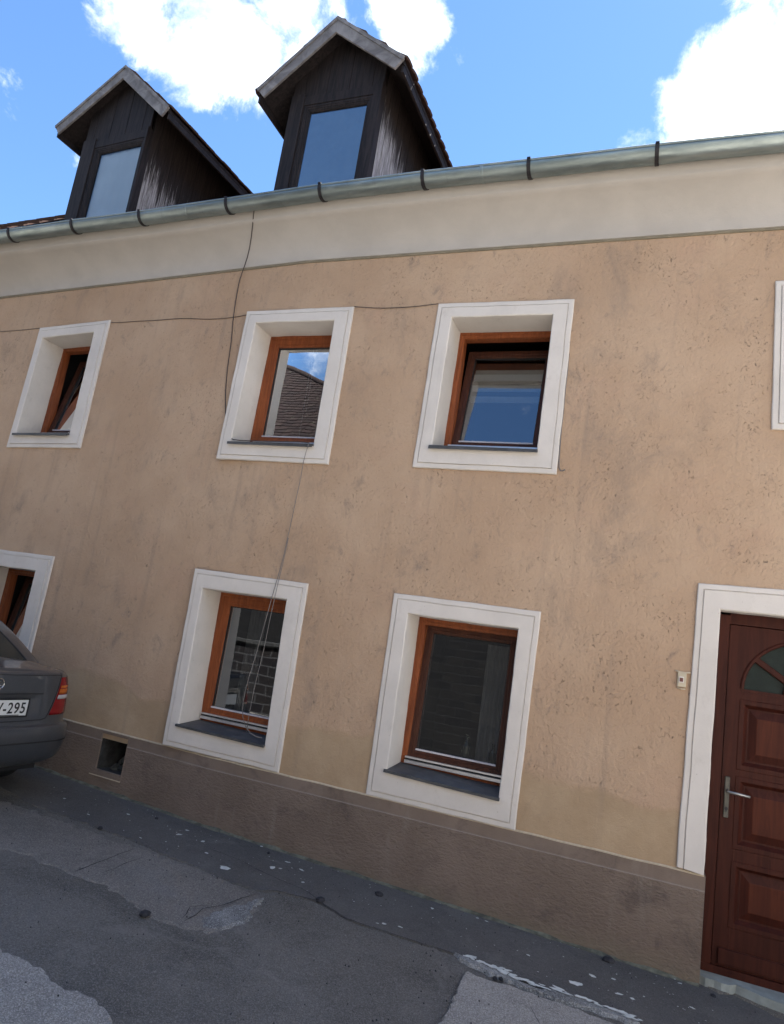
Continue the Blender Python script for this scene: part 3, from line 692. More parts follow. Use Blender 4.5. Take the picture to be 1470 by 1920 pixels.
def make_window(w):
    seg = w.get('seg') or ('L' if w['o'][0][0] < XK and w['o'][1][0] < XK else 'R')
    i = w['i']; s0 = min(i[0][0], i[2][0])-.012; s1 = max(i[1][0], i[3][0])+.012; z1 = max(i[0][1], i[1][1])+.012; z0 = min(i[2][1], i[3][1])
    T = lambda a, b, c: wallpt(a, b, c, seg)
    fr = MB(T); bars(fr, s0, s1, z0, z1, .066, .255, .345, .078)
    win = hpart(fr, 'window', M['wood'], label=w['lab'])
    surround(w, win, seg)
    # tilting sash
    al = R(w['tilt']); zb = z0+.105; dp = .30
    def TT(a, b, c):
        dz, dd = c-zb, b-dp+(.03 if w['tilt'] > 5 else 0)
        return T(a, dp+dd*math.cos(al)+dz*math.sin(al), zb+dz*math.cos(al)-dd*math.sin(al))
    a0, a1, b0, b1 = s0+.058, s1-.058, z0+.100, z1-.058-w.get('low', 0)
    sa = MB(TT); bars(sa, a0, a1, b0, b1, .062, .262, .335, .054)
    sash = hpart(sa, 'sash', M['wood' if w['tilt'] == 0 else 'wood_shaded'], win)  # open sashes take a darker wood: the shade inside is in the colour
    pn = MB(TT); pn.quad((a0+.055, .296, b0+.046), (a1-.055, .296, b0+.046), (a1-.055, .296, b1-.055), (a0+.055, .296, b1-.055))
    hpart(pn, 'pane', M['glass'], win)
    gk = MB(TT)
    for x0, x1, y0, y1 in ((a0+.061, a0+.068, b0+.067, b1-.062), (a1-.068, a1-.061, b0+.067, b1-.062), (a0+.061, a1-.061, b1-.069, b1-.062)):
        gk.box(x0, x1, .283, .294, y0, y1)
    hpart(gk, 'gasket', M['rubber'], win)
    gs = MB(TT); gs.box(a0+.060, a1-.060, .268, .293, b0+.0545, b0+.066)
    hpart(gs, 'glazing_strip', M['strip'], win)
    # aluminium drip rail below the sash
    al_ = MB(T)
    al_.prism([(0, 0)], 0, 0) if False else None
    for (d0, d1, y0, y1) in ((.236, .262, z0+.094, z0+.106), (.250, .262, z0+.080, z0+.0935), (.228, .262, z0+.058, z0+.0795)):
        al_.box(s0+.055, s1-.045, d0, d1, y0, y1)
    hpart(al_, 'drip_rail', M['alu'], win)
    gv = MB(T); gv.box(s0+.056, s1-.046, .2465, .2495, z0+.081, z0+.0925); hpart(gv, 'rail_groove', M['rubber'], win)
    # sill
    il, ir = i[2][0], i[3][0]; zl, zr_ = i[2][1], i[3][1]
    sl = MB(T); rows = []
    for t, ex in ((.254, 0), (0.0, 0), (-.002, .018), (-.046, .018)):
        up = .026*(t+.046)/.30
        rows.append([sl.V(il-ex, t, zl+up+.004), sl.V(ir+ex*.4, t, zr_+up+.004), sl.V(ir+ex*.4, t, zr_+up-.014), sl.V(il-ex, t, zl+up-.014)])
    sl.grid(rows, False, True); sl.F(rows[0]); sl.F(rows[-1][::-1])
    sl.box(il-.018, ir+.007, -.052, -.0465, min(zl, zr_)-.020, min(zl, zr_)+.002) if abs(zl-zr_) < .008 else None
    hpart(sl, 'sill', M['sill'], win)
    # the dim room behind
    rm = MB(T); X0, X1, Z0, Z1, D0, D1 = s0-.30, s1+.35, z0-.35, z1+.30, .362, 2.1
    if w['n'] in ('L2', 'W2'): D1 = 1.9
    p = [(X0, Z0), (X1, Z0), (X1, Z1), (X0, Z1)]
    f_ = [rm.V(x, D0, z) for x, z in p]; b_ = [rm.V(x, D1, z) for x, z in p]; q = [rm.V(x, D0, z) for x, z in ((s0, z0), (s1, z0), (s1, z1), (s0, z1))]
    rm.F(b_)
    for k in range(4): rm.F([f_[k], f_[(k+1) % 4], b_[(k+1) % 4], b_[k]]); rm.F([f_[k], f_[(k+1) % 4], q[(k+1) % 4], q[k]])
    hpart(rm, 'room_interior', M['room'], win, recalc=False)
    def curtain(x0, x1, d, zz0, zz1, mat='curtain'):
        c = MB(T); rows = []
        for k in range(25):
            x = x0+(x1-x0)*k/24; dd = d+.018*math.sin(k*1.35)+.006*math.sin(k*3.1)
            rows.append([c.V(x, dd, zz0), c.V(x, dd, zz1)])
        c.grid(rows, True); return hpart(c, 'curtain', M[mat], win)
    if w['n'] == 'W3':
        for k in range(3):
            bl = MB(T); bl.box(s0+.12, s1-.02, .50, .52, z1-.34-.10*k, z1-.285-.10*k); hpart(bl, 'blind_slat', M['blind'], win)
    if w['n'] == 'L3': curtain(s1-.34, s1-.13, .55, z0+.02, z1-.14)
    if w['n'] == 'L2': curtain(s0+.20, s0+.36, .50, z0+.02, z1-.05)
    if w['n'] == 'W2':
        cd = MB(T); cd.tube([(s0+.42, .40, z1-.08), (s0+.43, .40, z0+.08)], .003, 5); cd.tube([(s0+.45, .40, z1-.08), (s0+.455, .40, z0+.4)], .003, 5); hpart(cd, 'blind_cord', M['blind'], win)
        bl = MB(T); bl.box(s0+.2, s1-.1, .40, .42, z1-.20, z1-.175); hpart(bl, 'blind_slat', M['blind'], win)
    w['T'] = T; w['z0'] = z0; w['s0'] = s0; w['s1'] = s1
    return win
for w in WINS: make_window(w)
def bottle(s_, d, z, h, r_, lab):
    b = MB(lambda x, y, z_: WINS[5]['T'](s_+x, d+y, z+z_)); rows = []
    for zz, q in ((0, .9), (.02, 1), (.55, 1), (.68, .75), (.76, .36), (.95, .33), (.96, .42), (1, .42)):
        rows.append([b.V(r_*q*math.cos(a*math.pi/6), r_*q*math.sin(a*math.pi/6), h*zz) for a in range(12)])
    b.grid(rows, True, True); b.F(rows[0]); b.F(rows[-1])
    b.build('bottle', M['bottle'], label=lab, category='bottle', group='bottles inside the window nearest the door')
ib = MB(WINS[5]['T']); ib.box(-1.75, -.96, .37, .60, .835, .86); hpart(ib, 'inner_sill', M['room'])
bottle(-1.32, .42, .861, .21, .042, 'dark squat bottle inside the window nearest the door, left of the other bottle')
bottle(-1.12, .45, .861, .17, .030, 'slim dark bottle inside the window nearest the door, by the curtain')

# ------------------------------------------------------------------ basement vent
vt = MB(wallpt)
x0, x1, z0, z1 = VENT
rings = [([(x0-.045, z1+.020), (x1+.008, z1+.020), (x1+.008, z0-.048), (x0-.055, z0-.048)], -.0085), ([(x0-.043, z1+.018), (x1+.006, z1+.018), (x1+.006, z0-.045), (x0-.052, z0-.045)], -.013),
         ([(x0-.002, z1-.004), (x1, z1-.004), (x1, z0+.002), (x0, z0+.002)], -.012), ([(x0, z1-.006), (x1-.002, z1-.006), (x1-.002, z0+.004), (x0+.002, z0+.004)], .05), ([(x0, z1-.006), (x1-.002, z1-.006), (x1-.002, z0+.004), (x0+.002, z0+.004)], .36)]
rows = [[vt.V(x, min(d, .012)+.002*mnoise.noise(Vector((x*20, z*20, 1))), z) for x, z in r_] for r_, d in rings[:4]]
vt.grid(rows, False, True)
vent = hpart(vt, 'cellar_vent', M['plinth'], label='square open cellar hole in the brown plinth')
ed = MB(wallpt); ed.box(x0-.052, x1+.004, -.020, -.0135, z0-.050, z0-.043); hpart(ed, 'vent_edge', M['cream'], vent)
vr = MB(wallpt); rr4 = [[vr.V(x, d, z) for x, z in r_] for r_, d in rings[3:]]
for r5 in (0,): rr4[0] = [vr.V(x, .002, z) for x, z in rings[3][0]]
vr.grid(rr4, False, True); hpart(vr, 'vent_lining', M['hollow'], vent)  # lining coloured near black: the shade of the hole is in its colour
hb = MB(wallpt); X0, X1, Z0, Z1, D0, D1 = x0, x1, z0, z1, .3, 1.0
f_ = [hb.V(*p) for p in ((X0-.1, .361, Z0-.1), (X1+.1, .361, Z0-.1), (X1+.1, .361, Z1+.1), (X0-.1, .361, Z1+.1))]; b_ = [hb.V(*p) for p in ((X0-.1, 1.0, Z0-.1), (X1+.1, 1.0, Z0-.1), (X1+.1, 1.0, Z1+.1), (X0-.1, 1.0, Z1+.1))]
hb.F(b_)
for k in range(4): hb.F([f_[k], f_[(k+1) % 4], b_[(k+1) % 4], b_[k]])
hpart(hb, 'cellar_shaft', M['hollow'], vent, recalc=False)
rb = MB(wallpt)
for k in range(14):
    cx, cz, cd = random.uniform(x0+.02, x1-.05), z0+.004+random.uniform(0, .10)*(k % 3)/2, random.uniform(.10, .30); r_ = random.uniform(.02, .05)
    pts = [rb.V(cx+r_*random.uniform(.7, 1)*math.cos(t)*math.cos(p_), cd+r_*random.uniform(.7, 1)*math.sin(t)*math.cos(p_), max(z0+.004, cz+r_*math.sin(p_))) for p_ in (-.6, .3, 1.1) for t in (0, 1.26, 2.5, 3.8, 5)]
    for a in range(2):
        for j in range(5): rb.F([pts[a*5+j], pts[a*5+(j+1) % 5], pts[a*5+5+(j+1) % 5], pts[a*5+5+j]])
    rb.F(pts[10:15])
hpart(rb, 'rubble', M['grit'], vent, kind='stuff')

# ------------------------------------------------------------------ door
DS0, DS1, DZ0, DZ1 = .335, 1.375, .050, 2.165
ds = MB(); NSG = 40
path_o = [(.172, .583), (.190, 2.333), (1.525, 2.36), (1.53, .583)]; path_i = [(.326, .572), (.332, 2.173), (1.378, 2.185), (1.378, .572)]
rings = [(0, .004, 'o'), (0, -.013, 'o'), (.006, -.018, 'o'), (.034, -.019, 'o'), (.035, -.012, 'o'), (.039, -.012, 'o'), (.041, -.024, 'o'), (-.008, -.024, 'i'), (0, -.017, 'i'), (0, .10, 'i')]
rows = []
for off, d, wh in rings:
    P = path_o if wh == 'o' else path_i; row = []
    Q = [(P[0][0]+off, P[0][1]), (P[1][0]+off, P[1][1]-off), (P[2][0]-off, P[2][1]-off), (P[3][0]-off, P[3][1])]
    for k in range(3):
        for j in range(NSG + (1 if k == 2 else 0)):
            t = j/NSG; x = Q[k][0]+(Q[k+1][0]-Q[k][0])*t; z = Q[k][1]+(Q[k+1][1]-Q[k][1])*t
            x += .004*mnoise.noise(Vector((x*4, z*4, 3))) + .0015*mnoise.noise(Vector((x*30, z*30, 3))); z += .003*mnoise.noise(Vector((x*5+4, z*5, 8)))
            if k == 0 and t == 0: z += .008*mnoise.noise(Vector((off*90, d*60, 1)))
            row.append(ds.V(x, d, z))
    rows.append(row)
ds.grid(rows, False)
for e in (0, -1): ds.F([r_[e] for r_ in rows])
dl = MB()
# door leaf: stiles and rails as one slab with openings, panels set in
DR0, DR1 = .405, 1.305
arc_c, arc_r, hub = (.855, 1.715), .365, .13
panels = [(.495, 1.215, 1.215, 1.620), (.495, 1.215, .745, 1.150), (.495, 1.215, .295, .650)]
def leaf_polys(mb, d0, d1):
    zs = [DZ0+.012] + [v for p in panels[::-1] for v in (p[2], p[3])] + [1.68]
    mb.box(DR0, panels[0][0], d0, d1, zs[0], 1.68); mb.box(panels[0][1], DR1, d0, d1, zs[0], 1.68)
    for a, b in ((zs[0], panels[2][2]), (panels[2][3], panels[1][2]), (panels[1][3], panels[0][2]), (panels[0][3], 1.68)): mb.box(panels[0][0]+.0005, panels[0][1]-.0005, d0+.0006, d1, a, b)
leaf_polys(dl, .125, .165)
# top part of the leaf with a fan-shaped opening
N = 24; top = 2.10
arc = [(arc_c[0]+arc_r*math.cos(math.pi*(1-k/N)), 1.70+arc_r*.93*math.sin(math.pi*(1-k/N))) for k in range(N+1)]
fr_ = [dl.V(x, .125, z) for x, z in arc]; bk = [dl.V(x, .165, z) for x, z in arc]
outer = [(DR0 + (DR1-DR0)*k/N, top) for k in range(N+1)]; ot = [dl.V(x, .125, z) for x, z in outer]
for k in range(N): dl.F([fr_[k], fr_[k+1], ot[k+1], ot[k]]); dl.F([fr_[k], bk[k], bk[k+1], fr_[k+1]])
for sd_, xe in ((0, DR0), (N, DR1)): dl.F([dl.V(xe, .125, 1.68), dl.V(arc[sd_][0], .125, 1.68), fr_[sd_], ot[sd_]])
dl.box(arc[0][0]+.001, arc[-1][0]-.001, .1256, .165, 1.681, 1.70)
door = hpart(dl, 'door', M['door'], label='dark red-brown panelled door with a fan light')
hpart(ds, 'surround', M['white'], door, recalc=True)
df = MB(); df.box(DS0-.006, .400, .110, .19, .045, 2.16); df.box(1.31, 1.40, .110, .19, .045, 2.16); df.box(.4005, 1.3095, .1105, .19, 2.105, 2.20)
df.box(.3305, .345, .112, .19, 2.10, 2.2); hpart(df, 'door_frame', M['door'], door)
th_ = MB(); th_.box(DS0, 1.378, .105, .20, .018, .060); hpart(th_, 'threshold', M['door'], door)
kb = MB(); kb.box(DR0+.03, DR1-.03, .108, .1245, .075, .165); hpart(kb, 'kick_board', M['door'], door, bevel=.004)
soff = MB(); soff.quad((DS0-.01, .0, 2.172), (1.39, .0, 2.185), (1.39, .2, 2.185), (DS0-.01, .2, 2.172)); soff.quad((.3255, .12, -.1), (.3255, .36, -.1), (.3255, .36, 2.2), (.3255, .12, 2.2))
for x0, x1, z0, z1 in panels:
    p = MB(); rr_ = [(0, .1262), (.004, .121), (.030, .121), (.040, .134), (.052, .150), (.062, .150), (.105, .136), (.112, .135)]
    rows = [[p.V(x0+k, d, z1-k), p.V(x1-k, d, z1-k), p.V(x1-k, d, z0+k), p.V(x0+k, d, z0+k)][0:4] for k, d in [(a-.012, b) for a, b in rr_]] if False else []
    for a, d in rr_:
        a -= .014; rows.append([p.V(x0+a, d, z1-a), p.V(x1-a, d, z1-a), p.V(x1-a, d, z0+a), p.V(x0+a, d, z0+a)])
    p.grid(rows, False, True); pm_ = hpart(p, 'panel', M['door'], door)
    c = MB(); a = .098; c.box(x0+a, x1-a, .1352, .14, z0+a, z1-a) if z1-z0 > .2 else None
    c2 = MB(); k0, k1 = .050, .096
    r1 = [c2.V(x0+k0, .1495, z1-k0), c2.V(x1-k0, .1495, z1-k0), c2.V(x1-k0, .1495, z0+k0), c2.V(x0+k0, .1495, z0+k0)]
    r2 = [c2.V(x0+k1, .1345, z1-k1), c2.V(x1-k1, .1345, z1-k1), c2.V(x1-k1, .1345, z0+k1), c2.V(x0+k1, .1345, z0+k1)]
    c2.grid([r1, r2], False, True); c2.F(r2)
    hpart(c2, 'panel_field', M['doorp'], door)
# fan light: five panes between radial bars
gl = MB()
for k in range(5):
    a0, a1 = math.pi*(1-k/5), math.pi*(1-(k+1)/5)
    gl = MB(); pts = []
    for j in range(9): a = a0+(a1-a0)*j/8; pts.append((arc_c[0]+(arc_r+.004)*math.cos(a), 1.70+(arc_r+.004)*.93*math.sin(a)))
    pts += [(arc_c[0]+.06*math.cos(a1), 1.70+.06*math.sin(a1)), (arc_c[0]+.06*math.cos(a0), 1.70+.06*math.sin(a0))]
    gl.F([gl.V(x, .150, z) for x, z in pts]); hpart(gl, 'pane', M['doorglass'], door)
for k in range(1, 5):
    a = math.pi*(1-k/5); br = MB(); c_, s_ = math.cos(a), math.sin(a); w_ = .019
    pts = [(arc_c[0]+r_*c_+q*s_, 1.70+r_*(.93 if r_ > .2 else 1)*s_-q*c_) for r_, q in ((.10, -w_), (arc_r+.006, -w_), (arc_r+.006, w_), (.10, w_))]
    br.prism(pts, .122, .16); hpart(br, 'glazing_bar', M['door'], door, bevel=.004)
hubm = MB(); hubm.prism([(arc_c[0]+hub*math.cos(math.pi*k/14), 1.70+hub*math.sin(math.pi*k/14)) for k in range(15)], .1205, .16); hpart(hubm, 'fan_hub', M['door'], door, bevel=.004)
ar = MB(); rows = []
for k in range(N+1):
    a = math.pi*(1-k/N); c_, s_ = math.cos(a), math.sin(a)
    rows.append([ar.V(arc_c[0]+r_*c_, d, 1.70+r_*.93*s_) for r_, d in ((arc_r+.012, .1255), (arc_r+.008, .119), (arc_r-.010, .119), (arc_r-.014, .135))])
ar.grid(rows, True); hpart(ar, 'fan_moulding', M['door'], door)
bk_ = MB(); bk_.box(DR0, DR1, .20, .24, .06, 2.1); hpart(bk_, 'hall_darkness', M['hollow'], door) if False else None
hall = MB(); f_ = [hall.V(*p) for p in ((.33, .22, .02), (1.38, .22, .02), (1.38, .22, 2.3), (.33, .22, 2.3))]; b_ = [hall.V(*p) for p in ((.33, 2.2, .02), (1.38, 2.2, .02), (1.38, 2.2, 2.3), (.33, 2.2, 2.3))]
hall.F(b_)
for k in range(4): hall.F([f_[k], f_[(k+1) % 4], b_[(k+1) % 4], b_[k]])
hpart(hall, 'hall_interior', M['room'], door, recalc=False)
hd = MB(); hd.box(.423, .452, .112, .1245, .905, 1.150)
handle = hpart(hd, 'door_handle', M['brass'], door, bevel=.004)
lv = MB(); lv.tube([(.438, .114, 1.068), (.438, .065, 1.068), (.447, .055, 1.067), (.50, .053, 1.064), (.562, .055, 1.060)], [.008, .008, .008, .0085, .008], 8); hpart(lv, 'lever', M['steel'], door)
kh = MB(); kh.tube([(.438, .1115, .960), (.438, .106, .960)], .010, 10); kh.box(.435, .441, .1055, .1115, .942, .955); hpart(kh, 'lock_cylinder', M['iron'], door)
# plaster of the plinth reveal and the stone step
st = MB(); pts = [(.340, .03), (.37, .012), (.42, .020), (.455, .006), (.50, .012), (.535, .040), (.58, .020), (.66, -.012), (.80, -.04), (.95, -.06), (1.376, -.07), (1.376, .14), (.340, .14)]
tp = [st.V(x, y, .020-.10*max(0, .12-y)+.003*mnoise.noise(Vector((x*20, y*20, 0)))) for x, y in pts]; bt_ = [st.V(x-.0, y-.008, -.12) for x, y in pts]
st.F(tp)
for k in range(len(pts)): st.F([tp[k], bt_[k], bt_[(k+1) % len(pts)], tp[(k+1) % len(pts)]])
hpart(st, 'door_step', M['step'], door)

# ------------------------------------------------------------------ dormers
def dormer(seg, sL, sR, gL, gR, gtop, dw, apex, LL, RR, db, roofz, lab, blind):
    T = lambda a, b, c: wallpt(a, b, c, seg)
    zbot = 5.75
    # front: posts, sill zone, head and gable boards
    fp = MB(T); pw = .085
    FW = .046; FL, FR = gL-.026-FW, gR+.026+FW
    fp.box(sL, FL-.002, dw, dw+.10, zbot, gtop+.22); fp.box(FR+.002, sR, dw, dw+.10, zbot, gtop+.22); fp.box(FL-.002, FR+.002, dw+.012, dw+.10, gtop+.085, gtop+.19)
    dm = hpart(fp, 'dormer', M['dark'], label=lab)
    zl = lambda x: apex[1]-(apex[0]-x)*(apex[1]-LL[1])/(apex[0]-LL[0]); zr2 = lambda x: apex[1]-(x-apex[0])*(apex[1]-RR[1])/(RR[0]-apex[0])
    top_at = lambda x: (zl(x) if x < apex[0] else zr2(x)) - .055
    n = 8; wbd = (sR-sL)/n
    for k in range(n):
        x0, x1 = sL+k*wbd+.002, sL+(k+1)*wbd-.002; g_ = MB(T)
        pts = [(x0, gtop+.19), (x1, gtop+.19), (x1, top_at(x1))] + ([(apex[0], top_at(apex[0]))] if x0 < apex[0] < x1 else []) + [(x0, top_at(x0))]
        g_.prism(pts, dw+.020+.003*(k % 2), dw+.045); hpart(g_, 'gable_board', M['dark'], dm)
    wf = MB(T); bars(wf, FL, FR, zbot-.2, gtop+.085, FW+.002, dw+.02, dw+.09)
    frm = hpart(wf, 'window_frame', M['dark'], dm)
    w2 = MB(T); bars(w2, gL-.026, gR+.026, zbot-.1, gtop+.040, .028, dw+.035, dw+.08); hpart(w2, 'sash', M['dark'], dm)
    pn = MB(T); pn.quad((gL-.01, dw+.06, zbot), (gR+.01, dw+.06, zbot), (gR+.01, dw+.06, gtop+.01), (gL-.01, dw+.06, gtop+.01)); hpart(pn, 'pane', M['dglass2' if blind == 'paleblind' else 'dglass'], dm)
    cu = MB(T); rows = []
    for k in range(31):
        x = gL-.06+(gR-gL+.12)*k/30; dd = dw+.085+.004*math.sin(k*1.1); rows.append([cu.V(x, dd, zbot), cu.V(x, dd, gtop+.05)])
    cu.grid(rows, True); hpart(cu, 'curtain', M[blind], dm)
    # cheeks of vertical boards on both sides
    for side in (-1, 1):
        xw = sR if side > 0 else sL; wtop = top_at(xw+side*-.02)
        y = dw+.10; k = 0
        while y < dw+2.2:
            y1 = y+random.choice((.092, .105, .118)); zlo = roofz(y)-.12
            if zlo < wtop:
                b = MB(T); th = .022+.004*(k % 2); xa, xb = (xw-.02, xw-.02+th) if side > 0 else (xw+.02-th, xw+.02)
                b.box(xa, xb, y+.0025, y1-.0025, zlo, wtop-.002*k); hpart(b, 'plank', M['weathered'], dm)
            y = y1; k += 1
    bx_ = MB(T); bx_.box(sL+.03, sR-.03, dw+.25, dw+2.2, zbot, zbot+.02)
    bx_.quad((sL+.028, dw+.09, zbot), (sL+.028, dw+2.2, zbot), (sL+.028, dw+2.2, top_at(sL)), (sL+.028, dw+.09, top_at(sL))); bx_.quad((sR-.028, dw+.09, zbot), (sR-.028, dw+2.2, zbot), (sR-.028, dw+2.2, top_at(sR)), (sR-.028, dw+.09, top_at(sR)))
    hpart(bx_, 'inner_lining', M['dark'], dm)
    # roof boards: two slopes, starting behind the bargeboards
    dback = dw+2.5; rf = MB(T)
    for E_, f_ in ((LL, zl), (RR, zr2)):
        e = (E_[0], E_[1]); A = [(apex[0], apex[1]-.012), (e[0], e[1]-.012), (e[0], e[1]-.050), (apex[0], apex[1]-.050)]
        rf.prism(A, db+.030, dback)
    hpart(rf, 'roof', M['dark'], dm)
    # fascia strip along each eave
    for E_, sg in ((LL, 1), (RR, -1)):
        f2 = MB(T); f2.box(min(E_[0]+sg*.004, E_[0]+sg*.028), max(E_[0]+sg*.004, E_[0]+sg*.028), db+.04, dback, E_[1]-.125, E_[1]-.052)
        hpart(f2, 'eaves_board', M['dark'], dm)
    # bargeboards
    for E_, sg in ((LL, -1), (RR, 1)):
        L_ = math.hypot(E_[0]-apex[0], E_[1]-apex[1]); ux, uz = (E_[0]-apex[0])/L_, (E_[1]-apex[1])/L_; nx_, nz3 = (uz*sg*-1, ux*sg) ; px, pz = uz*sg, -ux*sg
        wd = .138
        bb = MB(T); pts = [(apex[0], apex[1]), (E_[0], E_[1]), (E_[0]+px*wd, E_[1]+pz*wd), (apex[0], apex[1]-wd/abs(ux))]
        bb.prism(pts, db-.002*(sg > 0), db+.026); hpart(bb, 'bargeboard', M['barge'], dm, bevel=.003)
        cp = MB(T); q = .030; pts = [(apex[0], apex[1]+.012), (E_[0]+ux*.010, E_[1]+.012+uz*.010), (E_[0]+ux*.010+px*q, E_[1]+uz*.010+pz*q), (apex[0], apex[1]+.010-q/abs(ux))]
        cp.prism(pts, db-.012-.001*(sg > 0), db-.0025); hpart(cp, 'verge_trim', M['barge'], dm)
    # tiles: a course every 17 cm up the slope, columns along the depth
    me_cache = {}
    for E_, sg in ((LL, -1), (RR, 1)):
        L_ = math.hypot(E_[0]-apex[0], E_[1]-apex[1]); ux, uz = (E_[0]-apex[0])/L_, (E_[1]-apex[1])/L_; px, pz = -uz*sg, ux*sg    # outward normal
        rest = MB(T)
        for r_ in range(int(L_/.165)+1):
            for c_ in range(15):
                y0 = db+.0+c_*.165+(.0825 if r_ % 2 else 0); tgt = MB(T) if (r_ == 0 or (c_ == 0 and r_ < 6)) else rest
                u1 = L_ - r_*.165 + .035 + random.uniform(-.008, .008); u0 = max(0.0, u1-.26); lift = .034+random.uniform(-.003, .006)
                if u1 < .05: continue
                pts = []
                for yy, rr3 in ((y0+.004, .02), (y0+.045, 0), (y0+.12, 0), (y0+.161, .02)):
                    ue = u1-rr3
                    pts.append((apex[0]+ux*ue+px*lift, yy, apex[1]+uz*ue+pz*lift))
                bl_ = [(apex[0]+ux*u0+px*.006, y0+.004, apex[1]+uz*u0+pz*.006), (apex[0]+ux*u0+px*.006, y0+.161, apex[1]+uz*u0+pz*.006)]
                a = [tgt.V(*p) for p in pts]; lo = [tgt.V(p[0]-px*.020, p[1], p[2]-pz*.020) for p in pts]; b = [tgt.V(*p) for p in bl_]; bl2 = [tgt.V(p[0]-px*.012, p[1], p[2]-pz*.012) for p in bl_]
                tgt.F([b[0], a[0], a[1], a[2], a[3], b[1]]); tgt.F([bl2[0], lo[0], lo[1], lo[2], lo[3], bl2[1]][::-1])
                for j in range(3): tgt.F([a[j], lo[j], lo[j+1], a[j+1]])
                tgt.F([b[0], bl2[0], lo[0], a[0]]); tgt.F([b[1], a[3], lo[3], bl2[1]])
                if tgt is not rest: hpart(tgt, 'roof_tile', M['tile'], dm)
        hpart(rest, 'roof_tile', M['tile'], dm, kind='stuff')
    return dm
roofR = lambda y: 5.37+PITCH*(y+.33)
dormer('R', -4.105, -3.040, -3.872, -3.207, 7.020, .50, (-3.585, 7.920), (-4.412, 7.195), (-2.745, 7.262), .30, roofR, 'right dormer with a grey-blue window and weathered side boards', 'blind')
dormer('L', -7.400, -6.290, -7.110, -6.390, 7.155, .50, (-6.770, 8.215), (-7.820, 7.565), (-5.860, 7.425), .36, lambda d: 5.37+PITCH*(d+.45), 'left dormer with a pale window and dark side boards', 'paleblind')

# ------------------------------------------------------------------ cables on the wall
def cable(pts, r_, mat, lab, off=-.012, T=wallpt, group=None, name='cable'):
    out = []
    for a, b in zip(pts, pts[1:]):
        n = max(1, int(math.dist(a[:2], b[:2])/.06))
        for k in range(n):
            t = k/n; out.append(tuple(a[j]+(b[j]-a[j])*t for j in range(3)))
    out.append(pts[-1])
    # smooth
    for _ in range(3):
        out = [out[0]] + [tuple((out[k-1][j]+2*out[k][j]+out[k+1][j])/4 for j in range(3)) for k in range(1, len(out)-1)] + [out[-1]]
    out = [(p[0]+.004*mnoise.noise(Vector((p[1]*4, 0, 1))), p[2], p[1]+.003*mnoise.noise(Vector((p[0]*4, 0, 2)))) for p in out]
    m_ = MB(T); m_.tube(out, r_, 6); m_.build(name, M[mat], label=lab, category='cable')
TR = lambda a, b, c: wallpt(a, b, c, 'L' if a < XK else 'R')
cable([(-3.68, 5.30, -.30), (-3.705, 5.24, -.268), (-3.73, 5.20, -.226), (-3.78, 5.145, -.152), (-3.83, 5.07, -.082), (-3.87, 4.97, -.036), (-3.89, 4.89, -.032), (-3.945, 4.86, -.014), (-3.94, 4.71, -.012), (-3.93, 4.43, -.012), (-3.89, 4.16, -.012), (-3.87, 3.85, -.012), (-3.83, 3.61, -.012), (-3.76, 3.36, -.020), (-3.73, 3.235, -.034), (-3.68, 3.195, -.034),
       (-3.62, 3.185, -.055), (-3.4, 3.183, -.058), (-3.18, 3.176, -.060), (-2.97, 3.186, -.058), (-2.84, 3.18, -.055)], .0046, 'cable', 'black cable dropping from the gutter and lying along the closed upstairs sill')
cable([(-2.84, 3.185, -.060), (-2.87, 3.12, -.058), (-2.875, 3.02, -.036), (-2.88, 2.85, -.03), (-2.89, 2.6, -.03), (-2.90, 2.3, -.034), (-2.92, 2.03, -.04), (-2.94, 1.9, -.045), (-2.96, 1.62, -.05), (-3.00, 1.32, -.055), (-3.03, 1.06, -.055),
       (-3.02, .93, -.06), (-2.98, .84, -.05), (-2.93, .792, -.035), (-2.86, .785, -.03), (-2.82, .80, -.03)], .0031, 'wire', 'thin grey wire hanging from the upstairs sill to the window below, bowed one')
cable([(-2.89, 2.37, -.034), (-2.90, 2.05, -.048), (-2.915, 1.84, -.050), (-2.92, 1.54, -.050), (-2.945, 1.24, -.050), (-2.955, .93, -.050), (-2.96, .82, -.03)], .0027, 'wire', 'thin grey wire hanging before the ground floor window, straighter one')
cable([(-7.9, 4.465, -.006), (-7.26, 4.46, -.006), (-6.64, 4.46, -.006), (-6.585, 4.463, -.006)], .0030, 'cable', 'thin cable on the wall left of the leftmost upstairs window')
cable([(-5.52, 4.455, -.006), (-4.92, 4.44, -.006), (-4.54, 4.44, -.006), (-4.27, 4.405, -.006), (-3.95, 4.40, -.005), (-3.77, 4.42, -.004)], .0030, 'cable', 'thin sagging cable between the leftmost and middle upstairs windows')
cable([(-2.66, 4.432, -.010), (-2.55, 4.418, -.008), (-2.41, 4.405, -.008), (-2.14, 4.405, -.008), (-1.90, 4.425, -.010)], .0030, 'cable', 'thin sagging cable between the two right upstairs windows')
cable([(-.803, 3.97, -.006), (-.800, 3.6, -.006), (-.796, 3.2, -.006), (-.793, 3.035, -.010), (-.775, 3.035, -.012), (-.752, 3.052, -.012), (-.741, 3.062, -.016)], .0045, 'wire', 'thin wire beside the sky-reflecting window ending in a small hook')

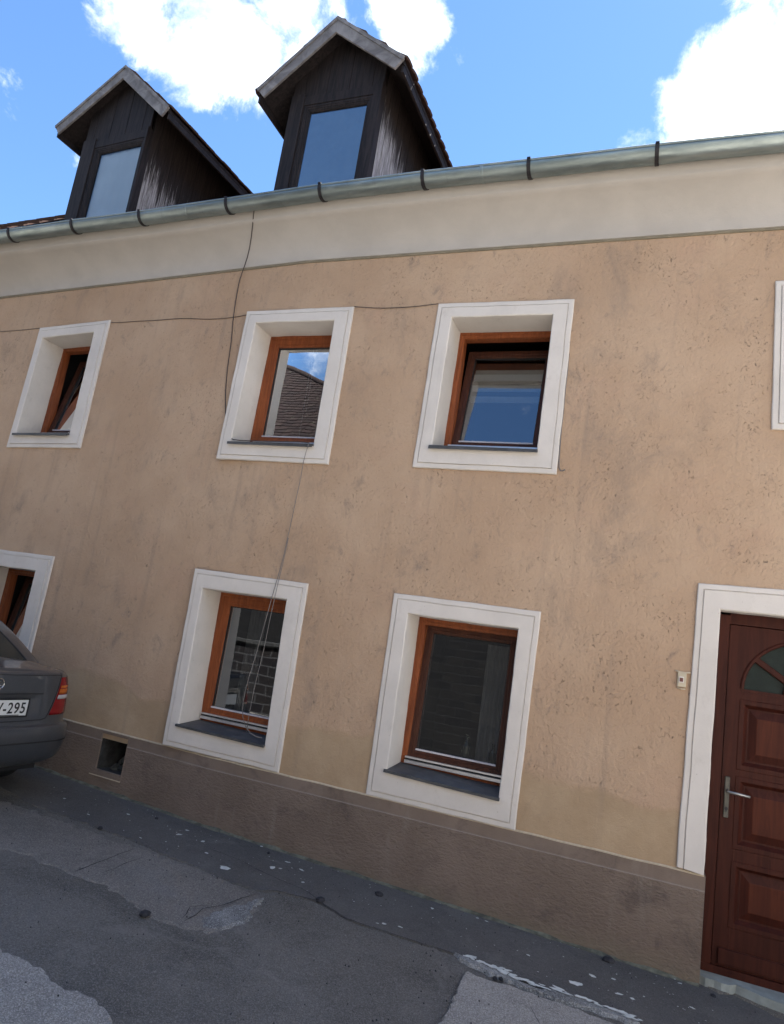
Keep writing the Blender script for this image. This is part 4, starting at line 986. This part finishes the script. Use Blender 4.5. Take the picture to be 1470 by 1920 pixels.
# door bell
bell = empty('door_bell', (.135, -.0, 1.66), label='small cream door bell plate with a brown button left of the door', category='door bell')
b = MB(); b.box(-.030, .022, -.022, .0, -.005, .085); o = b.build('back_plate', M['bell'], bell, bevel=.003)
b = MB(); b.box(-.022, .008, -.030, -.0222, .020, .060); b.build('cover', M['white'], bell, bevel=.002)
b = MB(); b.box(-.017, .003, -.034, -.0302, .028, .052); b.build('button', M['bellb'], bell, bevel=.002)
b = MB(); b.tube([(-.045, -.004, .093), (-.02, -.010, .088), (.015, -.010, .087), (.045, -.008, .092)], .006, 6); b.build('plaster_rim', M['cream'], bell)
b = MB(); b.tube([(-.028, -.006, -.012), (0, -.010, -.018), (.02, -.006, -.016)], .005, 6); b.build('plaster_rim', M['cream'], bell)

# ------------------------------------------------------------------ stones and paint spots on the ground
def stone(x, y, r_, lab, h=.010):
    rnd = random.Random(int(x*1000)); b = MB(); rows = []
    for p_ in (-.5, .0, .55, 1.1):
        rows.append([b.V(r_*rnd.uniform(.8, 1.15)*math.cos(t*math.pi/4)*math.cos(p_)*1.25, r_*rnd.uniform(.8, 1.1)*math.sin(t*math.pi/4)*math.cos(p_), r_*.7*math.sin(p_)+r_*.3) for t in range(8)])
    b.grid(rows, False, True); b.F(rows[0][::-1]); b.F(rows[-1])
    o = b.build('stone', M['stone'], label=lab, category='stone', group='black stones on the street'); o.location = (x, y, zg(x)+h); o.rotation_euler = (0, 0, rnd.uniform(0, 6))
for a in [(-3.523, -.177, .014, 'small black stone on the pavement strip below the cellar hole'), (-3.599, -.697, .018, 'flat black stone at the pavement edge nearest the car'),
          (-2.47, -1.559, .026, 'black stone alone in the roadway by the old patch'), (-1.865, -.635, .026, 'black stone lying in the pavement crack'),
          (-1.624, -.238, .025, 'black stone on the pavement strip near the wall, midway along'), (-.171, -.088, .030, 'large black stone against the foot of the wall near the door'),
          (-.703, -.852, .014, 'left of two small stones beside the broken kerb'), (-.674, -.835, .014, 'right of two small stones beside the broken kerb'), (.407, -.102, .014, 'tiny black stone in front of the door step'),
          (-2.538, -.137, .012, 'tiny black stone at the foot of the wall under the wire')]:
    stone(*a)
def blob(mb, x, y, r_, h, seed, asp=1.0, rot=0):
    rnd = random.Random(seed); n = 11; ids = []
    for k in range(n):
        a = 2*math.pi*k/n; q = r_*rnd.uniform(.55, 1.15); u, v = q*math.cos(a)*asp, q*math.sin(a)
        ids.append(mb.V(x+u*math.cos(rot)-v*math.sin(rot), y+u*math.sin(rot)+v*math.cos(rot), h))
    mb.F(ids)
spots = [(-2.582, -.638, .030), (-1.272, -.167, .012), (-.315, -.563, .030), (-.239, -.386, .016), (.285, -.365, .012), (-2.089, -.442, .014), (-2.364, -.378, .022), (-2.322, -.342, .011), (-3.184, -.339, .018), (-2.984, -.319, .018)]
for k, (x, y, r_) in enumerate(spots[:1] + spots[2:3]):
    b = MB(ground_T); blob(b, x, y, r_, .013, k+5, 1.3); blob(b, x+r_*.9, y+r_*.5, r_*.5, .0125, k+9)
    b.build('paint_spot', M['fleck'], label=('big white paint spot near the edge of the old patch', 'white paint spot on the pavement nearest the door')[k], category='paint spot')
b = MB(ground_T)
more = [(-2.271, -.266), (-2.204, -.247), (-2.65, -.048), (-1.704, -.473), (-1.461, -.671), (-1.426, -.645), (-1.335, -.613), (-.088, -.508), (-.019, -.511), (.04, -.431), (-.603, -.397), (-.126, -.331), (-3.715, -.276), (-3.878, -.524),
        (-4.267, -.38), (-.988, -.079), (-.926, -.083), (.205, -.033), (.233, -.072), (-3.209, -.21), (-2.823, -.498), (-2.346, -.184), (-3.3, -.62)]
rnd = random.Random(5)
for k, (x, y, r_) in enumerate(spots[1:2]+spots[3:]): blob(b, x, y, r_, .0128, k+40, rnd.uniform(1, 1.8), rnd.uniform(0, 3))
for k, (x, y) in enumerate(more): blob(b, x, y, rnd.uniform(.006, .013), .0125, k+70, rnd.uniform(1, 2.6), rnd.uniform(-.4, .4))
for k in range(150): blob(b, rnd.uniform(-4.6, .4), -abs(rnd.gauss(.3, .22))-.03, rnd.uniform(.0018, .0045), .0122, k+300, rnd.uniform(1, 2.5), rnd.uniform(0, 3))
b.build('paint_flecks', M['fleck'], kind='stuff', label='scatter of small white paint flecks along the pavement strip', category='paint')
b = MB(ground_T)
for k in range(420):
    x, y = rnd.uniform(-4.5, 1.2), rnd.uniform(-3.2, -.05); r_ = rnd.uniform(.002, .006); h = .026 if (x > -.8 and y < -.9) or (x < -1.95 and y < -2.35) else .012
    i0 = [b.V(x+r_*math.cos(a)*rnd.uniform(.7, 1.2), y+r_*math.sin(a)*rnd.uniform(.7, 1.2), h-.004) for a in (0, 1.5, 3, 4.6)]; t_ = b.V(x, y, h+r_*.8)
    for j in range(4): b.F([i0[j], i0[(j+1) % 4], t_])
b.build('grit', M['stone'], kind='stuff', label='loose dark grit scattered over the asphalt', category='grit')

# ------------------------------------------------------------------ parked car
car = empty('parked_car', (-6.45, -1.0, .10), math.pi-BEND, label='dark grey saloon car parked close to the wall, seen from behind', category='car')
CX = 2.12          # rear bumper sits CX behind the empty
def smooth_path(P, n):
    out = []
    for k in range(len(P)-1):
        p0, p1, p2, p3 = P[max(k-1, 0)], P[k], P[k+1], P[min(k+2, len(P)-1)]
        for j in range(n):
            t = j/n
            out.append(tuple(.5*((2*p1[q]) + (-p0[q]+p2[q])*t + (2*p0[q]-5*p1[q]+4*p2[q]-p3[q])*t*t + (-p0[q]+3*p1[q]-3*p2[q]+p3[q])*t**3) for q in range(len(p1))))
    out.append(tuple(P[-1])); return out
plan = smooth_path([(0, 0), (.004, .2), (.016, .40), (.036, .53), (.066, .61), (.115, .67), (.19, .715), (.32, .755), (.5, .785), (.8, .815), (1.3, .835), (2.0, .84), (2.9, .835), (3.4, .815), (3.7, .77), (3.9, .70), (4.03, .58), (4.1, .38), (4.12, .2), (4.12, 0)], 4)
lev = smooth_path([(.24, -.16, .88), (.262, -.07, .94), (.32, .015, .975), (.40, .045, .99), (.47, .055, 1.0), (.535, .050, 1.0), (.562, .040, .995), (.570, .006, .985), (.60, .0, .982), (.70, -.010, .985), (.80, -.022, .980), (.88, -.030, .968), (.925, -.036, .945), (.945, -.046, .925), (.955, -.064, .90)], 3)
def sm(a, b, x): t = min(1, max(0, (x-a)/(b-a))); return t*t*(3-2*t)
def level(z):
    for (z0, p0, w0), (z1, p1, w1) in zip(lev, lev[1:]):
        if z0 <= z <= z1: t = (z-z0)/(z1-z0); return p0+(p1-p0)*t, w0+(w1-w0)*t
    return lev[-1][1:]
def body_pt(k, z, side, off=0.0):
    """point of the body side at plan sample k (float) and height z; side -1 is the wall side"""
    k = min(max(k, 0), len(plan)-1.001); i = int(k); t = k-i
    x = plan[i][0]+(plan[i+1][0]-plan[i][0])*t; y = plan[i][1]+(plan[i+1][1]-plan[i][1])*t
    tx, ty = plan[i+1][0]-plan[i][0], plan[i+1][1]-plan[i][1]; L = math.hypot(tx, ty) or 1; nx_, ny_ = -ty/L, tx/L
    p, w_ = level(z); fr_ = 1-sm(.25, .9, x); ff = sm(3.3, 4.0, x)
    # number plate recess
    if z > .59 and off < .05: p -= .018*(1-sm(.30, .36, y))*sm(.605, .625, z)*(1-sm(.77, .79, z))
    xx = x - p*fr_ + p*ff; yy = y*w_
    zz = z*(1-.13*sm(2.9, 4.1, x)*sm(.4, 1.0, z))
    return (xx+nx_*off-CX, (yy*1.055+ny_*off)*side, zz)
bd = MB(); rows = []
for z, _, _ in lev:
    r1 = [bd.V(*body_pt(k, z, -1)) for k in range(len(plan))]; r2 = [bd.V(*body_pt(k, z, 1)) for k in range(len(plan)-2, 0, -1)]
    rows.append(r1+r2)
bd.grid(rows, True, True)
# deck, bonnet and floor
n = len(plan)
for which, dz in ((-1, .018), (0, 0)):
    z = lev[which][0]; prev = None
    for k in range(n):
        P_ = body_pt(k, z, 1); ring = []
        for q in (-1, -.9, -.66, -.33, 0, .33, .66, .9, 1):
            edge = min(1, k/7, (n-1-k)/7); rise = (.045*sm(.03, .42, P_[0]+CX)*(1-abs(q)**3)*edge if which else 0); ring.append(bd.V(P_[0], P_[1]*q, P_[2]+(dz*(1-q*q)*edge)+rise))
        if prev:
            for j in range(8): bd.F([prev[j], prev[j+1], ring[j+1], ring[j]], True)
        prev = ring
me_src = bpy.data.meshes.new('body'); me_src.from_pydata([tuple(v) for v in bd.v], [], bd.f); me_src.polygons.foreach_set('use_smooth', bd.sm)
bm = bmesh.new(); bm.from_mesh(me_src); bmesh.ops.remove_doubles(bm, verts=bm.verts, dist=.0008)
# wheel arches: drop the side faces inside the arches
WX = (.80-CX, 3.32-CX)
kill = [f for f in bm.faces if abs(f.calc_center_median().y) > .62 and any(math.hypot(f.calc_center_median().x-wx, f.calc_center_median().z-.30) < .335 for wx in WX) and f.calc_center_median().z < .66]
bmesh.ops.delete(bm, geom=kill, context='FACES'); bmesh.ops.recalc_face_normals(bm, faces=bm.faces); bm.to_mesh(me_src); bm.free(); me_src.materials.append(M['paint'])
body = link('body', me_src, car)
ia = MB()
for wx in WX:
    for sd_ in (-1, 1):
        rows = []
        for k in range(15):
            a = math.pi*k/14; rows.append([ia.V(wx+.345*math.cos(a), sd_*.845*.985, .30+.345*math.sin(a)*.98), ia.V(wx+.345*math.cos(a), sd_*.50, .30+.345*math.sin(a)*.98)])
        ia.grid(rows, True)
        ids_ = [ia.V(wx+.345*math.cos(math.pi*k/14), sd_*.50, .30+.345*math.sin(math.pi*k/14)) for k in range(15)]; ia.F(ids_)
ia.build('wheel_arch', M['rubber'], car)
for wx in WX:
    for sd_ in (-1, 1):
        t_ = MB(); rows = []
        for yy, r_ in ((.61, .24), (.615, .29), (.635, .302), (.775, .302), (.795, .29), (.80, .24), (.79, .215)):
            rows.append([t_.V(wx+r_*math.cos(a*math.pi/16), sd_*yy, .30+r_*math.sin(a*math.pi/16)) for a in range(32)])
        t_.grid(rows, True, True); wh = t_.build('wheel', M['tyre'], car)
        r_ = MB(); rows = []
        for yy, q in ((.79, .216), (.785, .20), (.765, .18), (.775, .06), (.79, .05)): rows.append([r_.V(wx+q*math.cos(a*math.pi/12), sd_*yy, .30+q*math.sin(a*math.pi/12)) for a in range(24)])
        r_.grid(rows, True, True); r_.F(rows[-1]); r_.build('rim', M['rim'], wh)
# greenhouse
gp_ = smooth_path([(0, 0), (.0, .35), (.03, .56), (.10, .665), (.30, .70), (.8, .72), (1.6, .72), (2.3, .70), (2.50, .62), (2.62, .40), (2.66, 0)], 4)
def gh(k, t, side, off=0.0):
    k = min(max(k, 0), len(gp_)-1.001); i = int(k); u = k-i
    x = gp_[i][0]+(gp_[i+1][0]-gp_[i][0])*u; y = gp_[i][1]+(gp_[i+1][1]-gp_[i][1])*u
    fx = x/2.66; xb = .38+x; xt = 1.18+fx*(2.12-1.18)
    bul = .045*math.sin(math.pi*t)
    tx, ty = gp_[i+1][0]-gp_[i][0], gp_[i+1][1]-gp_[i][1]; L = math.hypot(tx, ty) or 1
    ny_, nx_ = tx/L, -ty/L
    X = xb+(xt-xb)*t - CX + nx_*(bul+off); Y = (y*(1-.25*t)+ny_*(bul*.6+off))*side
    return (X, Y, .965+.415*t+.02*math.sin(math.pi*t*.5)+ (off if False else 0))
gb = MB(); rows = []
NG = len(gp_)
for j in range(13):
    t = j/12; rows.append([gb.V(*gh(k, t, -1)) for k in range(NG)] + [gb.V(*gh(k, t, 1)) for k in range(NG-2, 0, -1)])
gb.grid(rows, True, True)
prev = None
for k in range(NG):
    P_ = gh(k, 1, 1); edge = min(1, k/6, (NG-1-k)/6); ring = [gb.V(P_[0], P_[1]*q, P_[2]+.03*(1-q*q)*edge) for q in (-1, -.8, -.4, 0, .4, .8, 1)]
    if prev:
        for j in range(6): gb.F([prev[j], prev[j+1], ring[j+1], ring[j]], True)
    prev = ring
cab = gb.build('cabin', M['paint'], car)
def glass_patch(k0, k1, t0, t1, side, name, sk=0.0):
    p = MB(); rows = []
    for j in range(9):
        t = t0+(t1-t0)*j/8; rows.append([p.V(*gh(k0+sk*t+(k1-sk*t-k0-sk*t)*q/12, t, side, .004)) for q in range(13)])
    p.grid(rows, True); return p
dkglass = simple('dark_car_window', (.020, .026, .024), .06, 0, .1, 3)
a = MB(); rows = []
for j in range(9):
    t = .03+.90*j/8; rows.append([a.V(*gh((6.6-1.0*t)*abs(q)/10, t, -1 if q < 0 else 1, .004)) for q in range(-10, 11)])
a.grid(rows, True); a.build('rear_window', dkglass, car)
for side in (-1, 1):
    edge_ = MB()
    e1 = [gh((6.7-1.0*t), t, side, .006) for t in [.02+.92*j/10 for j in range(11)]]; edge_.tube(e1, .005, 5); edge_.build('window_seal', M['rubber'], car)
a = MB(); rows = []
for j in range(9):
    t = .05+.85*j/8; rows.append([a.V(*gh(NG-1-(6.4-1.0*t)*abs(q)/10, t, -1 if q < 0 else 1, .004)) for q in range(-10, 11)])
a.grid(rows, True); a.build('windscreen', dkglass, car)
for side in (-1, 1):
    for k0, k1 in ((13.5, 19.5), (20.2, 27.0)): glass_patch(k0, k1, .08, .88, side, 'side_window', 1.2).build('side_window', dkglass, car)
# rear lamps wrapped round the corners: columns of (k inner, k outer) per height
def lamp_in(z): return 14.6 + 3.2*(z-.665)/.27 if z < .80 else 16.2+1.4*(z-.80)/.13     # inner edge moves outwards with height
def patch(z0, z1, side, ki, ko, off=.006, nz=6, nk=8):
    p = MB(); rows = []
    for j in range(nz+1):
        z = z0+(z1-z0)*j/nz; a, b = (ki(z) if callable(ki) else ki), (ko(z) if callable(ko) else ko)
        rows.append([p.V(*body_pt(a+(b-a)*q/nk, z, side, off)) for q in range(nk+1)])
    p.grid(rows, True)
    # skirt so that the piece has depth
    bottom = [p.V(*body_pt((ki(z0) if callable(ki) else ki)+((ko(z0) if callable(ko) else ko)-(ki(z0) if callable(ki) else ki))*q/nk, z0, side, -.004)) for q in range(nk+1)]
    p.grid([rows[0], bottom], False); return p
for side in (-1, 1):
    li = lambda z: 9.3 + 3.6*(z-.635)/.28 ; lo = lambda z: 25.6 - 1.2*abs(z-.78)/.15
    lampo = patch(.635, .915, side, li, lo, .004, 12, 10).build('tail_lamp', M['red'], car)
    patch(.832, .852, side, lambda z: li(z)+.6, lambda z: lo(z)-2.2, .0065, 2).build('amber_lens', M['amber'], lampo)
    patch(.790, .826, side, lambda z: li(z)+.5, lambda z: lo(z)-2.6, .0065, 2).build('amber_lens', M['amber'], lampo)
    patch(.752, .782, side, lambda z: li(z)+.5, lambda z: lo(z)-2.2, .0070, 2).build('clear_lens', M['clear'], lampo)
# shut line of the boot lid and bumper seam
def line(pts, r_=.0035, name='boot_seam', mat='rubber', parent=None):
    t_ = MB(); t_.tube(pts, r_, 5); return t_.build(name, M[mat], parent or car)
for side in (-1, 1):
    line([body_pt(13.6, .945, side, .0), body_pt(13.2, .92, side, .001)] + [body_pt(9.0+3.6*(z-.635)/.28, z, side, .001) for z in (.90, .84, .78, .72, .67, .635)] + [body_pt(8.6, .612, side, .001), body_pt(7.5, .605, side, .001), body_pt(4, .602, side, .001), body_pt(0, .60, side, .001)])
line([body_pt(k*.5, .930, -1, .002) for k in range(27, -1, -1)] + [body_pt(k*.5, .930, 1, .002) for k in range(1, 28)], .0028)
line([body_pt(k*.5, .452, -1, .001) for k in range(50, -1, -1)] + [body_pt(k*.5, .452, 1, .001) for k in range(1, 51)], .006, 'bumper_groove')
line([body_pt(k*.25, .795, -1, .001) for k in range(30, -1, -1)] + [body_pt(k*.25, .795, 1, .001) for k in range(1, 31)], .003, 'boot_crease')
# number plate
PX = body_pt(0, .70, 1)[0] - .010
pl = MB(); pl.box(PX, PX+.006, -.262, .262, .640, .752); plate = pl.build('number_plate', M['plate'], car, bevel=.002)
pf = MB()
for x0, x1, z0, z1 in ((-.272, .272, .630, .639), (-.272, .272, .753, .762), (-.272, -.263, .639, .753), (.263, .272, .639, .753)): pf.box(PX-.002, PX+.008, x0, x1, z0, z1)
pf.build('plate_holder', M['rubber'], car)
def text_mesh(txt, size, name, mat, parent, origin, xs_=1.0):
    cu = bpy.data.curves.new('lettering', 'FONT'); cu.body = txt; cu.size = size; cu.extrude = .0008; cu.space_character = 1.12; cu.offset = .0016
    o = bpy.data.objects.new('lettering_source', cu); col.objects.link(o); bpy.context.view_layer.update()
    me = bpy.data.meshes.new_from_object(o.evaluated_get(bpy.context.evaluated_depsgraph_get())); bpy.data.objects.remove(o)
    xs__ = [v.co.x for v in me.vertices]; w_ = max(xs__)
    for v in me.vertices:
        x, y, z = v.co; v.co = (origin[0]-z, origin[1]-(x-w_)*xs_, origin[2]+y)     # right end of the text at origin, reading towards -y
    me.flip_normals() if hasattr(me, 'flip_normals') else None
    me.materials.clear(); me.materials.append(M[mat]); return link(name, me, parent)
text_mesh('V-295', .108, 'lettering', 'ink', plate, (PX-.0012, -.242, .659), .86)
ps = MB(); ps.box(PX-.0008, PX, -.20, .20, .6425, .6475); ps.build('dealer_strip', M['ink'], plate)
em = MB(); ex = body_pt(0, .865, 1)[0]-.004
em.tube([(ex, .040*math.cos(a*math.pi/12)+.012, .865+.036*math.sin(a*math.pi/12)) for a in range(25)], .0045, 6, False); em.tube([(ex, .058, .873), (ex, 0, .873), (ex, .020, .857), (ex, -.036, .857)], .004, 5); em.build('emblem', M['chrome'], car)
ex_ = MB(); ex_.tube([(-CX+.10, .45, .27), (-CX-.01, .45, .26)], .025, 12); ex_.build('exhaust_pipe', M['iron'], car)
un = MB(); un.box(-CX+.2, 1.7, -.60, .60, .20, .28); un.build('underbody', M['rubber'], car)

# ------------------------------------------------------------------ house across the street (seen in the panes)
nb = empty('neighbour_house', (-6, -10, 0), label='dark brick house with a brown tiled hip roof across the street', category='house')
ninv = Matrix.Translation((6, 10, 0))
def npart(mb, name, mat, **kw): o = mb.build(name, mat, nb, **kw); o.matrix_parent_inverse = ninv; return o
HX, HY, HZ = -1.8, -7.5, 4.87
RX, RY, RZ = -13.2, -13.0, 10.4
wl_ = slab_with_holes([-14.5, HX-.35], [-.8, 4.8], [(-6.2, -5.1, 1.0, 2.5), (-10.5, -9.4, 1.0, 2.5)], 0, .3, lambda x, d, z: Vector((x, HY-.35-d, z)), 2.0)
npart(wl_, 'wall', M['brick'])
sw_ = MB(); sw_.box(HX-.65, HX-.35, -18, HY-.66, -.8, 4.8); sw_.box(-14.5, HX-.65, -18, -17.7, -.8, 4.8); npart(sw_, 'wall', M['brick'])
for x0, x1, z0, z1 in ((-6.2, -5.1, 1.0, 2.5), (-10.5, -9.4, 1.0, 2.5)):
    b = MB(lambda x, d, z: Vector((x, HY-.35-d, z))); bars(b, x0, x1, z0, z1, .09, .10, .18); fr2 = npart(b, 'window', M['nplaster'])
    b = MB(); b.quad((x0+.05, HY-.49, z0+.05), (x1-.05, HY-.49, z0+.05), (x1-.05, HY-.49, z1-.05), (x0+.05, HY-.49, z1-.05)); npart(b, 'pane', M['bottle'])
rf = MB()
eA, eB = (-14.5, HY, HZ), (HX, HY, HZ); rA, rB = (-14.5, RY, RZ), (RX, RY, RZ); bA, bB = (-14.5, -18.5, HZ), (HX, -18.5, HZ)
for q in ((eA, eB, rB, rA), (bB, bA, rA, rB)): rf.quad(*q)
rf.F([rf.V(*eB), rf.V(*bB), rf.V(*rB)]); rf.quad((-14.5, HY, HZ-.12), (HX, HY, HZ-.12), (HX, -18.5, HZ-.12), (-14.5, -18.5, HZ-.12)); rf.quad(eA, (-14.5, HY, HZ-.12), (HX, HY, HZ-.12), eB)
npart(rf, 'roof', M['ntile'])
# tiles on the street slope, clipped to the hip
tr = MB(); L_ = math.hypot(RY-HY, RZ-HZ); cy, cz = (RY-HY)/L_, (RZ-HZ)/L_
ncr = int(L_/.17)
for r_ in range(ncr):
    u = r_*.17; t = u/L_; xmax = HX+(RX-HX)*t
    n_ = int((xmax+14.4)/.26)
    for i_ in range(n_):
        x = xmax-.02-(i_+1)*.26+(.0 if r_ % 2 else .0); y, z = HY+cy*u, HZ+cz*u; y2, z2 = HY+cy*(u+.20), HZ+cz*(u+.20); h = .026
        a = [tr.V(x, y+cz*h*1, z+abs(cy)*h), tr.V(x+.245, y+cz*h, z+abs(cy)*h), tr.V(x+.245, y2+.004, z2+.006), tr.V(x, y2+.004, z2+.006), tr.V(x, y, z), tr.V(x+.245, y, z)]
        tr.F([a[0], a[1], a[2], a[3]]); tr.F([a[4], a[5], a[1], a[0]])
npart(tr, 'roof_tile', M['ntile'], kind='stuff')

# added, unseen: pale pavements and white houses that bounce sunlight onto the facade
sheet('bounce_pavement', [(-1.2, -5.2), (20, -5.2), (20, -7.9), (-1.2, -7.9)], M['bounce_paving'], .10, .01, .004, .5, seed=21)
def make_bounce_house(X0, X1, cx, label, WH):
    wh = empty('bounce_house', (cx, -10, 0), label=label, category='house')
    winv = Matrix.Translation((-cx, 10, 0))
    def wpart(mb, name, mat, **kw): o = mb.build(name, mat, wh, **kw); o.matrix_parent_inverse = winv; return o
    wpart(slab_with_holes([X0, X1], [-1.0, 6.6], WH, 0, .3, lambda x, d, z: Vector((x, -7.6-d, z)), 2.0), 'wall', M['white'])
    b = MB(); b.box(X0, X1, -13, -12.7, -1, 6.6); wpart(b, 'side_wall', M['white'])
    b = MB(); b.box(X0, X0+.3, -12.7, -7.9, -1, 6.6); wpart(b, 'side_wall', M['white'])
    b = MB(); b.box(X1-.3, X1, -12.7, -7.9, -1, 6.6); wpart(b, 'side_wall', M['white'])
    for x0, x1, z0, z1 in WH:
        b = MB(lambda x, d, z: Vector((x, -7.6-d, z))); bars(b, x0, x1, z0, z1, .09, .10, .18); wpart(b, 'window', M['nplaster'])
        b = MB(); b.quad((x0+.05, -7.74, z0+.05), (x1-.05, -7.74, z0+.05), (x1-.05, -7.74, z1-.05), (x0+.05, -7.74, z1-.05)); wpart(b, 'pane', M['bottle'])
    b = MB(); A, B = X0-.2, X1+.2
    for q in (((A, -7.3, 6.5), (B, -7.3, 6.5), (B, -10.3, 8.8), (A, -10.3, 8.8)), ((A, -13.3, 6.5), (B, -13.3, 6.5), (B, -10.3, 8.8), (A, -10.3, 8.8)), ((A, -7.3, 6.5), (B, -7.3, 6.5), (B, -13.3, 6.5), (A, -13.3, 6.5))): b.quad(*q)
    for xg in (X0+.1, X1-.1): b.F([b.V(*p) for p in ((xg, -7.6, 6.5), (xg, -13, 6.5), (xg, -10.3, 8.7))])
    wpart(b, 'roof', M['ntile'])
make_bounce_house(.4, 16.0, 9, 'added white house bouncing sunlight across the street, right of the brick one', [(1.6+2.9*k, 2.6+2.9*k, z, z+1.4) for k in range(5) for z in (.9, 3.9)])
make_bounce_house(-32.0, -15.6, -24, 'added white house bouncing sunlight across the street, left of the brick one', [(-30.6+2.9*k, -29.6+2.9*k, z, z+1.4) for k in range(5) for z in (.9, 3.9)])
sheet('bounce_pavement', [(-32, -5.2), (-13.5, -5.2), (-13.5, -7.9), (-32, -7.9)], M['bounce_paving'], .10, .01, .004, .5, seed=22)

hp = MB(); hp.tube([(HX+(RX-HX)*k/40, HY+(RY-HY)*k/40, HZ+(RZ-HZ)*k/40+.01) for k in range(41)], .085, 8); hp.tube([(-14.5, RY, RZ), (RX, RY, RZ)], .085, 8)
npart(hp, 'ridge_cap', M['ntile'])

b = MB(ground_T); rnd = random.Random(12)
kp = [(-.90, -.715), (-.812, -.742), (-.693, -.735), (-.621, -.768), (-.507, -.79), (-.373, -.752), (-.237, -.742), (-.076, -.752), (.03, -.76)]
for k in range(90):
    t = rnd.random()*(len(kp)-1); i_ = int(t); f_ = t-i_; x = kp[i_][0]+(kp[i_+1][0]-kp[i_][0])*f_; y = kp[i_][1]+(kp[i_+1][1]-kp[i_][1])*f_+rnd.gauss(.004, .012)
    blob(b, x, y, rnd.uniform(.004, .016), .0215+k*.00002, 900+k, rnd.uniform(1.2, 3), rnd.uniform(-.3, .3))
b.build('lime_crumbs', M['fleck'], kind='stuff', label='whitish lime crumbs on the broken kerb remains', category='crumbs')

gw = slab_with_holes([-13.0, -4.6], [-.3, 1.30], [], 0, .24, lambda x, d, z: Vector((x, -5.35-d, z)), 1.0)
gwo = gw.build('garden_wall', M['brick2'], label='low dark brick garden wall across the street, behind the camera', category='wall')
b = MB(); b.box(-13.04, -4.56, -5.63, -5.31, 1.3005, 1.36); b.build('coping', M['hollow'], gwo)
gw2 = slab_with_holes([-2.15, .40], [-.3, 2.90], [], 0, .24, lambda x, d, z: Vector((x, -7.9-d, z)), 1.0)
gwo2 = gw2.build('yard_wall', M['brick2'], label='tall dark brick yard wall between the brick house and the added white house', category='wall')
b = MB(); b.box(-2.15, .40, -8.18, -7.86, 2.9005, 2.96); b.build('coping', M['hollow'], gwo2)
